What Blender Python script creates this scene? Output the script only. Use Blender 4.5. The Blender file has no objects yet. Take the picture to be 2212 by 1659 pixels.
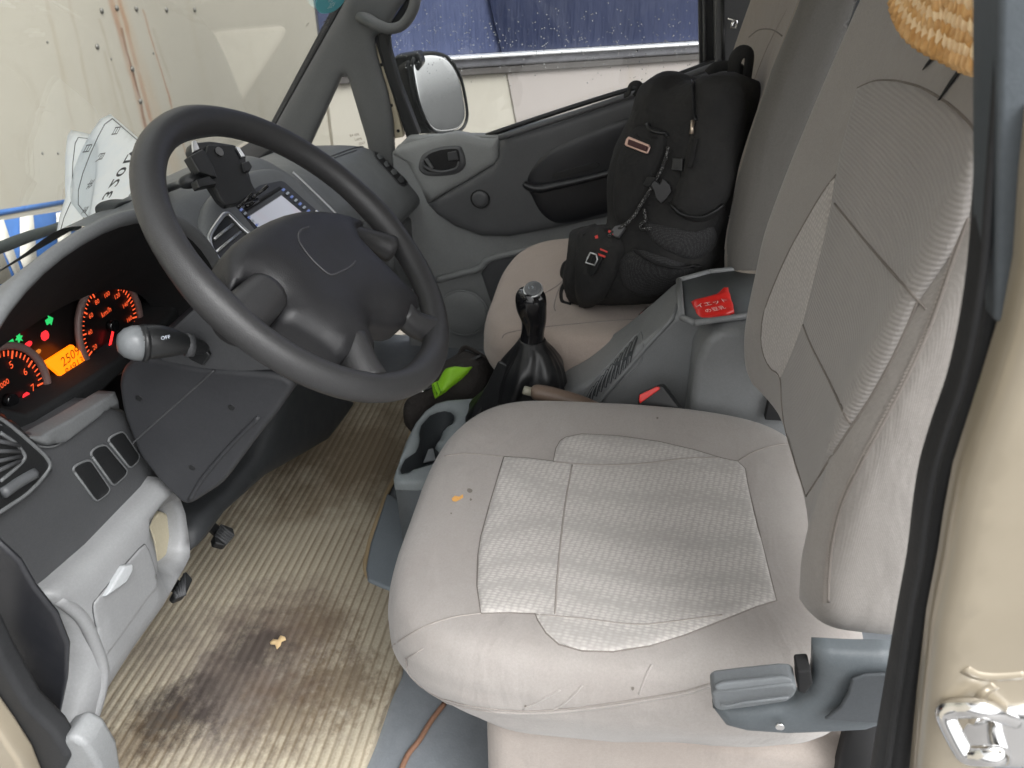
import bpy, bmesh, math, random
from mathutils import Vector, Matrix, noise
from mathutils.geometry import delaunay_2d_cdt
from mathutils.bvhtree import BVHTree
random.seed(7)
SC = bpy.context.scene
COL = SC.collection
R = math.radians
# ------------------------------------------------------------------ camera
W0, H0, F0 = 2212.0, 1659.0, 1664.0
CAMP = Vector((-1.134, 0.273, 1.10))
_y, _p = R(7.96), R(-31.85)
CF = Vector((math.cos(_y)*math.cos(_p), math.sin(_y)*math.cos(_p), math.sin(_p)))
CR = Vector((math.sin(_y), -math.cos(_y), 0.0))
CU = CR.cross(CF)
cd = bpy.data.cameras.new('camera')
cam = bpy.data.objects.new('camera', cd); COL.objects.link(cam)
cd.sensor_width = 36; cd.lens = 36*F0/W0; cd.clip_start = 0.02; cd.clip_end = 200
cd.dof.use_dof = True; cd.dof.focus_distance = 1.0; cd.dof.aperture_fstop = 11
m = Matrix((CR, CU, -CF)).transposed().to_4x4(); m.translation = CAMP
cam.matrix_world = m
SC.camera = cam
# ------------------------------------------------------------------ light
w = bpy.data.worlds.new('World'); SC.world = w; w.use_nodes = True
nt = w.node_tree; bg = nt.nodes['Background']
sky = nt.nodes.new('ShaderNodeTexSky'); sky.sky_type = 'NISHITA'; sky.sun_disc = False
SUN_EL, SUN_AZ = R(55), R(235)      # azimuth of the sun measured from +X towards +Y
sky.sun_elevation = SUN_EL; sky.sun_rotation = math.pi/2 - SUN_AZ
sky.dust_density = 4.0; sky.ozone_density = 0.3; sky.air_density = 1.0
hsv = nt.nodes.new('ShaderNodeHueSaturation'); hsv.inputs['Saturation'].default_value = 0.0
nt.links.new(sky.outputs[0], hsv.inputs['Color']); nt.links.new(hsv.outputs[0], bg.inputs['Color'])
bg.inputs['Strength'].default_value = 0.15
sd = bpy.data.lights.new('sun', 'SUN'); sd.energy = 0.6; sd.angle = R(40); sd.color = (1, .985, .965)
sun = bpy.data.objects.new('sun', sd); COL.objects.link(sun)
sdir = Vector((math.cos(SUN_AZ)*math.cos(SUN_EL), math.sin(SUN_AZ)*math.cos(SUN_EL), math.sin(SUN_EL)))
sun.rotation_euler = sdir.to_track_quat('Z', 'Y').to_euler()
SC.view_settings.view_transform = 'Standard'; SC.view_settings.look = 'None'
SC.view_settings.exposure = 1.52; SC.view_settings.gamma = 1.0
SC.render.resolution_x = 1024; SC.render.resolution_y = 768
try:
    SC.cycles.max_bounces = 10; SC.cycles.diffuse_bounces = 5; SC.cycles.transparent_max_bounces = 12
except Exception: pass

# ------------------------------------------------------------------ projection helpers (metres, van frame: X right, Y forward)
def ray(u, v):
    return (CF*F0 + CR*(u-W0/2) - CU*(v-H0/2)).normalized()
class Plane:
    def __init__(s, n, p):
        s.n = Vector(n).normalized(); s.p = Vector(p)
        if s.n.dot(CAMP - s.p) < 0: s.n = -s.n
        up = Vector((0, 0, 1)) if abs(s.n.z) < .95 else Vector((0, 1, 0))
        s.e1 = up.cross(s.n).normalized(); s.e2 = s.n.cross(s.e1)
    def px(s, u, v):
        d = ray(u, v); t = (s.p - CAMP).dot(s.n)/d.dot(s.n); return CAMP + d*t
    def to2(s, P): q = P - s.p; return (q.dot(s.e1), q.dot(s.e2))
    def f(s, x, y): return s.p + s.e1*x + s.e2*y, s.n
def PX(x): return Plane((1, 0, 0), (x, 0, 0))
def PY(y): return Plane((0, 1, 0), (0, y, 0))
def PZ(z): return Plane((0, 0, 1), (0, 0, z))
def cr(pts, n=6, closed=True):
    P = [Vector(p) for p in pts]; out = []; N = len(P)
    rng = range(N) if closed else range(N-1)
    for i in rng:
        if closed: a, b, c, d = P[i-1], P[i], P[(i+1) % N], P[(i+2) % N]
        else: a, b, c, d = P[max(i-1, 0)], P[i], P[i+1], P[min(i+2, N-1)]
        for k in range(n):
            t = k/n
            out.append(.5*((2*b) + (c-a)*t + (2*a-5*b+4*c-d)*t*t + (3*b-a-3*c+d)*t**3))
    if not closed: out.append(P[-1].copy())
    return out
def rnd(pts, r, n=4):
    """round the corners of a 2D polygon by distance r"""
    P = [Vector(p) for p in pts]; out = []; N = len(P)
    for i in range(N):
        a, b, c = P[i-1], P[i], P[(i+1) % N]
        la, lc = (a-b).length, (c-b).length; q = min(r, la*.45, lc*.45)
        A = b + (a-b)*(q/max(la, 1e-9)); C = b + (c-b)*(q/max(lc, 1e-9))
        for k in range(n+1):
            t = k/n; out.append(A*(1-t)**2 + b*2*t*(1-t) + C*t*t)
    return out
def inpoly(x, y, P):
    c = False; j = len(P)-1
    for i in range(len(P)):
        xi, yi = P[i]; xj, yj = P[j]
        if (yi > y) != (yj > y) and x < (xj-xi)*(y-yi)/(yj-yi) + xi: c = not c
        j = i
    return c
def bdist(x, y, P):
    m = 1e9; j = len(P)-1
    for i in range(len(P)):
        ax, ay = P[j]; bx, by = P[i]; dx, dy = bx-ax, by-ay; L = dx*dx+dy*dy
        t = 0 if L == 0 else max(0, min(1, ((x-ax)*dx+(y-ay)*dy)/L))
        q = (x-ax-dx*t)**2 + (y-ay-dy*t)**2
        if q < m: m = q
        j = i
    return math.sqrt(m)
# ------------------------------------------------------------------ objects
def root_loc(o):
    v = Vector((0, 0, 0))
    while o is not None: v += Vector(o.location); o = o.parent
    return v
def thing(name, label, cat, loc=(0, 0, 0), group=None):
    o = bpy.data.objects.new(name, None); COL.objects.link(o); o.location = loc; o.empty_display_size = .05
    o['label'] = label; o['category'] = cat
    if group: o['group'] = group
    return o
def mk(name, verts, faces, mt, parent=None, smooth=True, bevel=0, solid=0, sub=0, segs=3, ang=35, label=None):
    off = root_loc(parent) if parent else Vector((0, 0, 0))
    me = bpy.data.meshes.new(name)
    me.from_pydata([tuple(Vector(v)-off) for v in verts], [], [list(f) for f in faces])
    bm = bmesh.new(); bm.from_mesh(me); bmesh.ops.recalc_face_normals(bm, faces=bm.faces); bm.to_mesh(me); bm.free()
    me.materials.append(mt)
    o = bpy.data.objects.new(name, me); COL.objects.link(o)
    if parent: o.parent = parent
    if label: o['label'] = label
    if smooth:
        for p in me.polygons: p.use_smooth = True
    if solid:
        s = o.modifiers.new('s', 'SOLIDIFY'); s.thickness = solid; s.offset = -1
    if bevel:
        b = o.modifiers.new('b', 'BEVEL'); b.width = bevel; b.segments = segs; b.limit_method = 'ANGLE'; b.angle_limit = R(ang)
        b.harden_normals = False
    if sub:
        s = o.modifiers.new('u', 'SUBSURF'); s.levels = sub; s.render_levels = sub
    if smooth and (bevel or solid) :
        wn = o.modifiers.new('w', 'WEIGHTED_NORMAL'); wn.keep_sharp = True
    return o
def tag(o, label, cat, group=None, kind=None):
    o['label'] = label
    if cat: o['category'] = cat
    if group: o['group'] = group
    if kind: o['kind'] = kind
    return o
def slabP(name, P, th, mt, parent=None, bevel=.004, **k):
    """closed 3D outline P extruded by vector th"""
    th = Vector(th); n = len(P)
    vs = [Vector(p) for p in P] + [Vector(p)+th for p in P]
    fs = [list(range(n)), list(range(2*n-1, n-1, -1))] + [[i, (i+1) % n, n+(i+1) % n, n+i] for i in range(n)]
    return mk(name, vs, fs, mt, parent, bevel=bevel, **k)
def slab(name, px, pl, depth, mt, parent=None, bevel=.004, smooth_pts=0, round_px=0, lift=0, **k):
    """outline on the photo's plane pl, thickness `depth` behind it"""
    if round_px: px = rnd(px, round_px)
    if smooth_pts: px = [tuple(p) for p in cr([(a, b, 0) for a, b in px], smooth_pts)]
    P = [pl.px(p[0], p[1]) + pl.n*lift for p in px]
    return slabP(name, P, -pl.n*depth, mt, parent, bevel, **k)
def patch2(name, outl, fmap, s, mt, parent=None, h=0, w=1, k=1.0, skirt=0, holes=(), lift=0, hf=None, label=None, rings=(.12, .3, .55, 1.0)):
    """fill a 2D outline with a fine mesh and raise it like a cushion (height h reached at distance w from the edge)"""
    outl = [(p[0], p[1]) for p in outl]
    # resample
    def res(L):
        o = []
        for i in range(len(L)):
            a, b = L[i-1], L[i]; d = math.hypot(b[0]-a[0], b[1]-a[1]); n = max(1, int(d/s))
            for q in range(n): o.append((a[0]+(b[0]-a[0])*q/n, a[1]+(b[1]-a[1])*q/n))
        return o
    O = res(outl); HS = [res([(p[0], p[1]) for p in q]) for q in holes]
    V = list(O); E = [(i, (i+1) % len(O)) for i in range(len(O))]
    for q in HS:
        b0 = len(V); V += q; E += [(b0+i, b0+(i+1) % len(q)) for i in range(len(q))]
    def D(x, y): return min([bdist(x, y, O)] + [bdist(x, y, q) for q in HS])
    def IN(x, y): return inpoly(x, y, O) and not any(inpoly(x, y, q) for q in HS)
    nb = len(V)
    if h:
        for rr in rings:
            d = rr*w/k
            for i in range(len(O)):
                a, b = Vector(O[i-1]), Vector(O[(i+1) % len(O)]); t = (b-a)
                if t.length == 0: continue
                t.normalize(); nn = Vector((-t.y, t.x)); c = Vector(O[i])
                for sg in (1, -1):
                    q = c + nn*d*sg
                    if IN(q.x, q.y) and abs(D(q.x, q.y)-d) < d*.12: V.append((q.x, q.y))
    xs = [p[0] for p in O]; ys = [p[1] for p in O]; j = 0; y = min(ys)
    lim = max(s*.5, (w/k if h else 0)*1.02)
    while y < max(ys):
        x = min(xs) + (s*.5 if j % 2 else 0)
        while x < max(xs):
            if IN(x, y) and D(x, y) > lim: V.append((x, y))
            x += s
        y += s*.87; j += 1
    r = delaunay_2d_cdt([Vector(v) for v in V], E, [], 0, 1e-7)
    vv, ff = r[0], r[2]
    keep = []
    for f in ff:
        cx = sum(vv[i].x for i in f)/len(f); cy = sum(vv[i].y for i in f)/len(f)
        if IN(cx, cy): keep.append(tuple(f))
    pts = []; nrm = []
    for v in vv:
        P, n = fmap(v.x, v.y)
        z = lift
        if h:
            t = min(D(v.x, v.y)*k/w, 1.0); z += h*math.sqrt(max(0, 1-(1-t)**2))
        if hf: z += hf(v.x, v.y)
        pts.append(P + n*z); nrm.append(n)
    if skirt:
        cnt = {}
        for f in keep:
            for a, b in zip(f, f[1:]+f[:1]):
                key = (min(a, b), max(a, b)); cnt.setdefault(key, []).append((a, b))
        newi = {}
        for key, l in list(cnt.items()):
            if len(l) == 1:
                a, b = l[0]
                for q in (a, b):
                    if q not in newi: newi[q] = len(pts); pts.append(pts[q]-nrm[q]*skirt)
                keep.append((b, a, newi[a], newi[b]))
    o = mk(name, pts, keep, mt, parent, label=label)
    return o
def puff(name, px, pl, mt, parent=None, h=.01, w=.015, s=.008, skirt=.01, smooth_pts=0, holes=(), round_px=0, **k):
    if round_px: px = rnd(px, round_px)
    if smooth_pts: px = cr([(a, b, 0) for a, b in px], smooth_pts)
    cv = lambda L: [pl.to2(pl.px(p[0], p[1])) for p in L]
    return patch2(name, cv(px), pl.f, s, mt, parent, h=h, w=w, skirt=skirt, holes=[cv(q) for q in holes], **k)
class Surf:
    """ray-cast the reference view on finished meshes"""
    def __init__(s, *objs):
        V = []; Fc = []
        for o in objs:
            off = root_loc(o); b = len(V)
            V += [v.co + off for v in o.data.vertices]
            Fc += [[b+i for i in p.vertices] for p in o.data.polygons]
        s.t = BVHTree.FromPolygons(V, Fc); s.last = None
    def f(s, u, v):
        h = s.t.ray_cast(CAMP, ray(u, v))
        if h[0] is None:
            d = ray(u, v); q = CAMP + d*((s.last[0]-CAMP).length if s.last else 1)
            h = s.t.find_nearest(q)
        n = h[1] if h[1].dot(CAMP-h[0]) > 0 else -h[1]
        s.last = (h[0], n)
        return h[0], n
def decal(name, px, sf, mt, parent, s=9, h=0, w=1, lift=.0015, smooth_pts=0, skirt=0, **k):
    if smooth_pts: px = cr([(a, b, 0) for a, b in px], smooth_pts)
    return patch2(name, [(p[0], p[1]) for p in px], sf.f, s, mt, parent, h=h, w=w, k=.0006, lift=lift, skirt=skirt, **k)
def tube(name, pts, r, mt, parent=None, closed=False, seg=10, sm=0, flat=1.0, up=None, label=None, cap=True):
    P = [Vector(p) for p in pts]
    rs = list(r) if isinstance(r, (list, tuple)) else [r]*len(P)
    if sm:
        Q = cr([(*p,) for p in P], sm, closed); n0 = len(P); rr = []
        for i in range(len(Q)):
            t = i/sm; a = int(t); f = t-a
            if closed: q0, q1, q2, q3 = rs[(a-1) % n0], rs[a % n0], rs[(a+1) % n0], rs[(a+2) % n0]
            else: q0, q1, q2, q3 = rs[max(a-1, 0)], rs[min(a, n0-1)], rs[min(a+1, n0-1)], rs[min(a+2, n0-1)]
            rr.append(max(1e-4, .5*(2*q1 + (q2-q0)*f + (2*q0-5*q1+4*q2-q3)*f*f + (3*q1-q0-3*q2+q3)*f**3)))
        P, rs = Q, rr
    N = len(P); vs = []; prev = None
    for i in range(N):
        a = P[i-1] if (i or closed) else P[0]; b = P[(i+1) % N] if (i < N-1 or closed) else P[-1]
        t = (b-a); t = t.normalized() if t.length > 1e-9 else Vector((0, 0, 1))
        if up is not None: x = Vector(up).cross(t)
        elif prev is None: x = t.orthogonal()
        else: x = prev - t*prev.dot(t)
        x.normalize(); prev = x; y = t.cross(x)
        for k in range(seg):
            an = 2*math.pi*k/seg; vs.append(P[i] + x*math.cos(an)*rs[i] + y*math.sin(an)*rs[i]*flat)
    fs = []
    for i in range(N if closed else N-1):
        for k in range(seg):
            a = i*seg+k; b = i*seg+(k+1) % seg; c = ((i+1) % N)*seg+(k+1) % seg; d = ((i+1) % N)*seg+k
            fs.append((a, b, c, d))
    if not closed and cap: fs += [tuple(range(seg)), tuple((N-1)*seg+k for k in range(seg))]
    return mk(name, vs, fs, mt, parent, label=label)
def multi(name, parts, mt, parent=None, **k):
    """join several (verts, faces) into ONE mesh"""
    V = []; Fc = []
    for v, f in parts:
        b = len(V); V += v; Fc += [[b+i for i in q] for q in f]
    return mk(name, V, Fc, mt, parent, **k)
def obox(c, ax, ay, az):
    """box from centre and three half vectors"""
    c, ax, ay, az = map(Vector, (c, ax, ay, az)); v = []
    for x in (-1, 1):
        for y in (-1, 1):
            for z in (-1, 1): v.append(c+ax*x+ay*y+az*z)
    return v, [(0, 1, 3, 2), (4, 6, 7, 5), (0, 4, 5, 1), (2, 3, 7, 6), (0, 2, 6, 4), (1, 5, 7, 3)]
def box(name, lo, hi, mt, parent=None, bevel=.004, **k):
    c = (Vector(lo)+Vector(hi))/2; h = (Vector(hi)-Vector(lo))/2
    v, f = obox(c, (h.x, 0, 0), (0, h.y, 0), (0, 0, h.z)); return mk(name, v, f, mt, parent, bevel=bevel, **k)
def loft(name, rings, mt, parent=None, caps=True, closed=True, **k):
    n = len(rings[0]); V = [p for r in rings for p in r]; fs = []
    for i in range(len(rings)-1):
        for j in range(n if closed else n-1):
            fs.append((i*n+j, i*n+(j+1) % n, (i+1)*n+(j+1) % n, (i+1)*n+j))
    if caps: fs += [tuple(range(n)), tuple((len(rings)-1)*n+j for j in range(n))]
    return mk(name, V, fs, mt, parent, **k)
def seam(name, px, sf, mt, parent, r=.0012, sm=5, lift=0.0, step=12, **k):
    q = cr([(a, b, 0) for a, b in px], sm, False) if sm else [Vector((a, b, 0)) for a, b in px]
    P = []
    for p in q:
        a, n = sf.f(p.x, p.y); P.append(a + n*lift)
    return tube(name, P, r, mt, parent, seg=6, **k)
def text(name, s, o, e1, e2, size, mt, parent=None, depth=.0004, join=None, align='CENTER', bold=0):
    """lettering: baseline direction e1, glyph-up direction e2"""
    c = bpy.data.curves.new(name, 'FONT'); c.body = s; c.size = 1; c.align_x = align; c.align_y = 'CENTER'; c.resolution_u = 3; c.offset = bold
    t = bpy.data.objects.new(name, c); COL.objects.link(t)
    bpy.context.view_layer.update()
    me = bpy.data.meshes.new_from_object(t.evaluated_get(bpy.context.evaluated_depsgraph_get()))
    bpy.data.objects.remove(t); bpy.data.curves.remove(c)
    o = Vector(o); e1 = Vector(e1).normalized(); e2 = Vector(e2); e2 = (e2 - e1*e2.dot(e1)).normalized()
    vs = [o + e1*v.co.x*size + e2*v.co.y*size for v in me.vertices]; fs = [list(p.vertices) for p in me.polygons]
    bpy.data.meshes.remove(me)
    if not vs: return None
    if join is not None: join.append((vs, fs)); return None
    return mk(name, vs, fs, mt, parent, smooth=False)

# ------------------------------------------------------------------ materials
def lin(c): return tuple(((x/255)/12.92 if x/255 <= .04045 else ((x/255+.055)/1.055)**2.4) for x in c)
class M:
    def __init__(s, name, col=(.5, .5, .5), rough=.5, metal=0, spec=.5):
        s.m = bpy.data.materials.new(name); s.m.use_nodes = True; s.nt = s.m.node_tree
        s.b = s.nt.nodes['Principled BSDF']; s.col = col
        s.b.inputs['Base Color'].default_value = (*col, 1); s.b.inputs['Roughness'].default_value = rough
        s.b.inputs['Metallic'].default_value = metal; s.b.inputs['Specular IOR Level'].default_value = spec
        s.tc = None; s.h = None; s.c = None
    def N(s, t, **k):
        n = s.nt.nodes.new('ShaderNode'+t)
        for a, b in k.items():
            if a in n.inputs: n.inputs[a].default_value = b
            else: setattr(n, a, b)
        return n
    def L(s, a, b): s.nt.links.new(a, b)
    def co(s, sc=(1, 1, 1), rot=(0, 0, 0), loc=(0, 0, 0)):
        if s.tc is None: s.tc = s.N('TexCoord')
        mp = s.N('Mapping'); mp.inputs['Scale'].default_value = sc; mp.inputs['Rotation'].default_value = rot; mp.inputs['Location'].default_value = loc
        s.L(s.tc.outputs['Object'], mp.inputs['Vector']); return mp.outputs[0]
    def noise(s, scale, detail=3, rough=.55, sc=(1, 1, 1), dist=0):
        n = s.N('TexNoise'); n.inputs['Scale'].default_value = scale; n.inputs['Detail'].default_value = detail
        n.inputs['Roughness'].default_value = rough; n.inputs['Distortion'].default_value = dist
        s.L(s.co(sc), n.inputs['Vector']); return n.outputs['Fac']
    def wave(s, scale, sc=(1, 1, 1), rot=(0, 0, 0), dist=0, direction='X', dsc=1):
        n = s.N('TexWave'); n.inputs['Scale'].default_value = scale; n.inputs['Distortion'].default_value = dist
        n.inputs['Detail Scale'].default_value = dsc
        n.bands_direction = direction; s.L(s.co(sc, rot), n.inputs['Vector']); return n.outputs['Fac']
    def vor(s, scale, sc=(1, 1, 1), out='Distance', rnd=1):
        n = s.N('TexVoronoi'); n.inputs['Scale'].default_value = scale; n.inputs['Randomness'].default_value = rnd
        s.L(s.co(sc), n.inputs['Vector']); return n.outputs[out]
    def math(s, op, a, b=None, c=None, clamp=False):
        n = s.N('Math'); n.operation = op; n.use_clamp = clamp
        for i, x in enumerate((a, b, c)):
            if x is None: continue
            if isinstance(x, (int, float)): n.inputs[i].default_value = x
            else: s.L(x, n.inputs[i])
        return n.outputs[0]
    def ramp(s, f, stops):
        n = s.N('ValToRGB'); s.L(f, n.inputs[0]); e = n.color_ramp.elements
        while len(e) < len(stops): e.new(.5)
        for i, (p, c) in enumerate(stops):
            e[i].position = p; e[i].color = (c, c, c, 1) if isinstance(c, (int, float)) else (*c, 1)
        return n.outputs[0]
    def mix(s, f, col):
        """mix current base colour towards col by f"""
        n = s.N('Mix'); n.data_type = 'RGBA'
        if isinstance(f, (int, float)): n.inputs[0].default_value = f
        else: s.L(f, n.inputs[0])
        if s.c is None: n.inputs[6].default_value = (*s.col, 1)
        else: s.L(s.c, n.inputs[6])
        if isinstance(col, tuple): n.inputs[7].default_value = (*col, 1)
        else: s.L(col, n.inputs[7])
        s.c = n.outputs[2]; s.L(s.c, s.b.inputs['Base Color']); return s
    def bump(s, h, strength=.3, dist=.001):
        n = s.N('Bump'); n.inputs['Strength'].default_value = strength; n.inputs['Distance'].default_value = dist
        s.L(h, n.inputs['Height'])
        if s.h is not None: s.L(s.h, n.inputs['Normal'])
        s.h = n.outputs[0]; s.L(s.h, s.b.inputs['Normal']); return s
    def rgh(s, f, a, b):
        n = s.N('MapRange'); s.L(f, n.inputs[0]); n.inputs[3].default_value = a; n.inputs[4].default_value = b
        s.L(n.outputs[0], s.b.inputs['Roughness']); return s
    def emit(s, col, st):
        s.b.inputs['Emission Color'].default_value = (*col, 1); s.b.inputs['Emission Strength'].default_value = st; return s
def plastic(name, rgb, rough=.5, grain=900, gs=.25, dirt=.12, spec=.45):
    c = lin(rgb) if max(rgb) > 1 else rgb
    a = M(name, c, rough, spec=spec)
    a.mix(a.ramp(a.noise(7, 6, .65), [(.35, 0.0), (.75, dirt)]), tuple(min(1, x*1.9+.03) for x in c))
    a.mix(a.ramp(a.noise(320, 3, .7), [(.4, 0.0), (.75, .16)]), tuple(min(1, x*1.7+.02) for x in c))
    a.mix(a.ramp(a.noise(23, 4, .6), [(.45, 0.0), (.8, dirt*1.2)]), tuple(x*.55 for x in c))
    if grain: a.bump(a.vor(grain), gs, .0004)
    a.bump(a.noise(60, 3), .06, .001)
    a.rgh(a.noise(30, 5), rough-.08, rough+.14)
    return a.m
def fabric(name, rgb, sc=2600, stain=.25):
    c = lin(rgb); a = M(name, c, .95, spec=.15)
    a.b.inputs['Sheen Weight'].default_value = .25; a.b.inputs['Sheen Roughness'].default_value = .5
    a.mix(a.ramp(a.noise(5, 6, .6), [(.35, 0.0), (.72, stain*1.4)]), tuple(x*y for x, y in zip(c, (.74, .69, .67))))
    a.mix(a.ramp(a.noise(340, 3, .7), [(.35, 0.0), (.75, .3)]), tuple(x*.6 for x in c))
    a.mix(a.ramp(a.noise(11, 5, .7, dist=.6), [(.56, 0.0), (.75, stain*.9)]), tuple(x*.62 for x in c))
    a.mix(a.ramp(a.noise(900, 2), [(.3, 0.0), (.8, .22)]), tuple(x*.6 for x in c))
    a.bump(a.math('MULTIPLY', a.wave(sc*.13, rot=(0, 0, .785)), a.wave(sc*.13, rot=(0, .4, -.785))), .35, .0005)
    a.bump(a.noise(28, 4), .25, .004); a.bump(a.noise(5, 3, .5, sc=(1, 2.2, 1), dist=1.2), .28, .018)
    return a.m
# ------------------------------------------------------------------ palette
DASH = plastic('dash_plastic', (98, 100, 101), .5, grain=420, gs=.35)
DASHD = plastic('dark_plastic', (68, 69, 71), .5, grain=500, gs=.3)
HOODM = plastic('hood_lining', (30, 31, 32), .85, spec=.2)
GREYL = plastic('silver_grey_plastic', (134, 135, 136), .42, gs=.12)
BLUEG = plastic('blue_grey_plastic', (104, 108, 111), .45, gs=.3)
CONS = plastic('console_plastic', (122, 124, 125), .42, gs=.5, grain=600)
DOORG = plastic('door_plastic', (138, 140, 140), .5)
DOORD = plastic('door_dark_plastic', (84, 85, 87), .42)
NAVY = plastic('door_navy_vinyl', (28, 29, 33), .34, spec=.6)
TRIM = plastic('pillar_trim', (88, 89, 89), .5, gs=.15)
RUB = plastic('rubber_seal', (28, 29, 31), .6, gs=.3, grain=300, dirt=.2)
BLK = plastic('black_plastic', (28, 29, 30), .35)
GLOSSB = M('gloss_black', (.008, .008, .009), .12).m
WHEELM = plastic('wheel_leather', (46, 46, 47), .42, grain=900, gs=.35, spec=.5)
HUBM = plastic('hub_vinyl', (35, 35, 37), .42, grain=1100, gs=.35, spec=.5)
LEATH = plastic('boot_leather', (22, 23, 25), .36, grain=350, gs=.4, spec=.6)
FAB = fabric('seat_fabric', (165, 160, 156), stain=.4)
FABD = fabric('seat_side_fabric', (166, 157, 150), stain=.3)
GAP = M('dark_gap', (.012, .012, .013), .8).m
CHR = M('chrome', (.8, .8, .8), .13, 1).m
SILV = M('silver_trim', (.62, .63, .64), .28, .85).m
def weave(name, rgb, rot=.12, stain=.3, sz=250):
    c = lin(rgb); a = M(name, c, .9, spec=.2); a.b.inputs['Sheen Weight'].default_value = .3
    v = a.N('TexVoronoi'); v.inputs['Scale'].default_value = sz; v.inputs['Randomness'].default_value = .3
    a.L(a.co((1.0, .55, .8), (0, 0, rot)), v.inputs['Vector'])
    d = a.ramp(v.outputs['Distance'], [(.12, 1.0), (.5, 0.0)])
    a.mix(a.ramp(a.noise(6, 6), [(.35, 0.0), (.75, stain)]), tuple(x*y for x, y in zip(c, (.74, .68, .68))))
    n = a.math('MULTIPLY', d, a.ramp(a.noise(500, 2), [(.3, .25), (.7, 1.0)]))
    a.mix(a.math('MULTIPLY', n, .5), tuple(min(.9, x*1.5) for x in c))
    a.mix(a.math('MULTIPLY', a.ramp(v.outputs['Distance'], [(.35, 0.0), (.7, 1.0)]), .45), tuple(x*.6 for x in c))
    a.bump(d, .4, .0008); a.bump(a.noise(12, 3), .12, .004)
    return a.m
WEAV = weave('seat_weave', (176, 172, 168))
WEAVB = weave('backrest_weave', (176, 171, 167), rot=.9)
RIBF = None
def ribfab():
    c = lin((156, 152, 149)); a = M('ribbed_fabric', c, .92, spec=.15); a.b.inputs['Sheen Weight'].default_value = .2
    a.mix(a.ramp(a.noise(6, 5), [(.35, 0.0), (.72, .3)]), tuple(x*.72 for x in c))
    wv = a.wave(90, rot=(.35, 0, 0), direction='Z', dist=.6, dsc=8)
    a.mix(a.math('MULTIPLY', wv, .28), tuple(x*.62 for x in c)); a.bump(wv, .5, .0009)
    a.bump(a.vor(420, (1, 1, 1)), .25, .0006)
    return a.m
RIBF = ribfab()
def carpet():
    c = lin((184, 174, 154)); a = M('ribbed_carpet', c, .97, spec=.08)
    wv = a.wave(21, sc=(.05, 1, 1), direction='Y', dist=1.9, dsc=.8)
    g = a.ramp(wv, [(.0, 1.0), (.12, .6), (.3, 0.0)])
    fuz = a.noise(420, 3, .7)
    a.mix(a.ramp(a.noise(3.2, 5), [(.3, 0.0), (.7, .35)]), lin((200, 191, 173)))
    a.mix(a.ramp(a.noise(260, 3), [(.3, .0), (.75, .4)]), tuple(x*.55 for x in c))
    a.mix(a.math('MULTIPLY', a.math('MULTIPLY', g, a.ramp(a.noise(9, 3), [(.3, .35), (.6, 1.0)])), .62), lin((104, 88, 66)))
    # mud, spills and painted footwell shade: soft blotches centred on a few places of the mat
    geo = a.N('NewGeometry')
    def blob(u, v, r, st, col, edge=.6, sc=22):
        nonlocal_c = PZ(.045).px(u, v)
        vm = a.N('VectorMath'); vm.operation = 'DISTANCE'; a.L(geo.outputs['Position'], vm.inputs[0]); vm.inputs[1].default_value = nonlocal_c
        d = a.math('DIVIDE', vm.outputs['Value'], r)
        d = a.math('ADD', d, a.math('MULTIPLY', a.math('SUBTRACT', a.noise(sc, 7, .72), .5), 2.6))
        f = a.ramp(d, [(.25, st), (edge+.45, 0.0)])
        a.mix(f, col)
    mud = lin((74, 67, 64))
    blob(520, 1465, .20, .8, lin((104, 95, 92)), .9, 9)
    blob(640, 1360, .15, .75, lin((110, 96, 86)), .8, 9)
    blob(560, 1395, .075, .8, mud, .5, 26)
    blob(375, 1545, .085, .85, lin((60, 54, 52)), .5, 30)
    blob(470, 1490, .08, .55, mud, .5, 30)
    blob(620, 1545, .11, .5, lin((92, 76, 58)), .4, 40)
    blob(745, 1480, .11, .55, lin((98, 80, 60)), .35, 45)
    blob(700, 1350, .09, .4, lin((98, 80, 60)), .35, 45)
    blob(250, 1640, .12, .5, lin((98, 80, 60)), .35, 40)
    blob(760, 980, .30, .7, lin((104, 88, 68)), .9, 8)  # broad brown darkening painted for the footwell shade
    a.mix(a.ramp(a.noise(120, 5, .8), [(.62, 0.0), (.74, .55)]), lin((110, 92, 68)))
    a.bump(wv, .4, .003); a.bump(fuz, .6, .0015)
    return a.m
CARPET = carpet()

# ------------------------------------------------------------------ outside: ground and the two parked containers
gm = M('wet_ground', (.16, .155, .15), .5); gm.bump(gm.noise(40, 5), .3, .01)
g = mk('ground', [(-8, -8, -.55), (12, -8, -.55), (12, 12, -.55), (-8, 12, -.55)], [(0, 1, 2, 3)], gm.m)
tag(g, 'damp concrete ground outside the van', 'ground', kind='structure')
def wallmat(name, rgb, streak=True, wet=.3):
    c = lin(rgb); a = M(name, c, .55, spec=.35)
    a.mix(a.ramp(a.noise(1.3, 5), [(.35, 0.0), (.7, .35)]), tuple(x*.8 for x in c))
    a.mix(a.ramp(a.noise(60, 4, .7), [(.66, 0.0), (.78, .35)]), lin((120, 108, 90)))
    a.mix(a.ramp(a.noise(7, 5, .6, sc=(1, 1, .12)), [(.56, 0.0), (.8, .3)]), lin((150, 138, 116)))
    return a
beige = wallmat('beige_container_paint', (170, 164, 151))
WF = PY(2.35)
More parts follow.
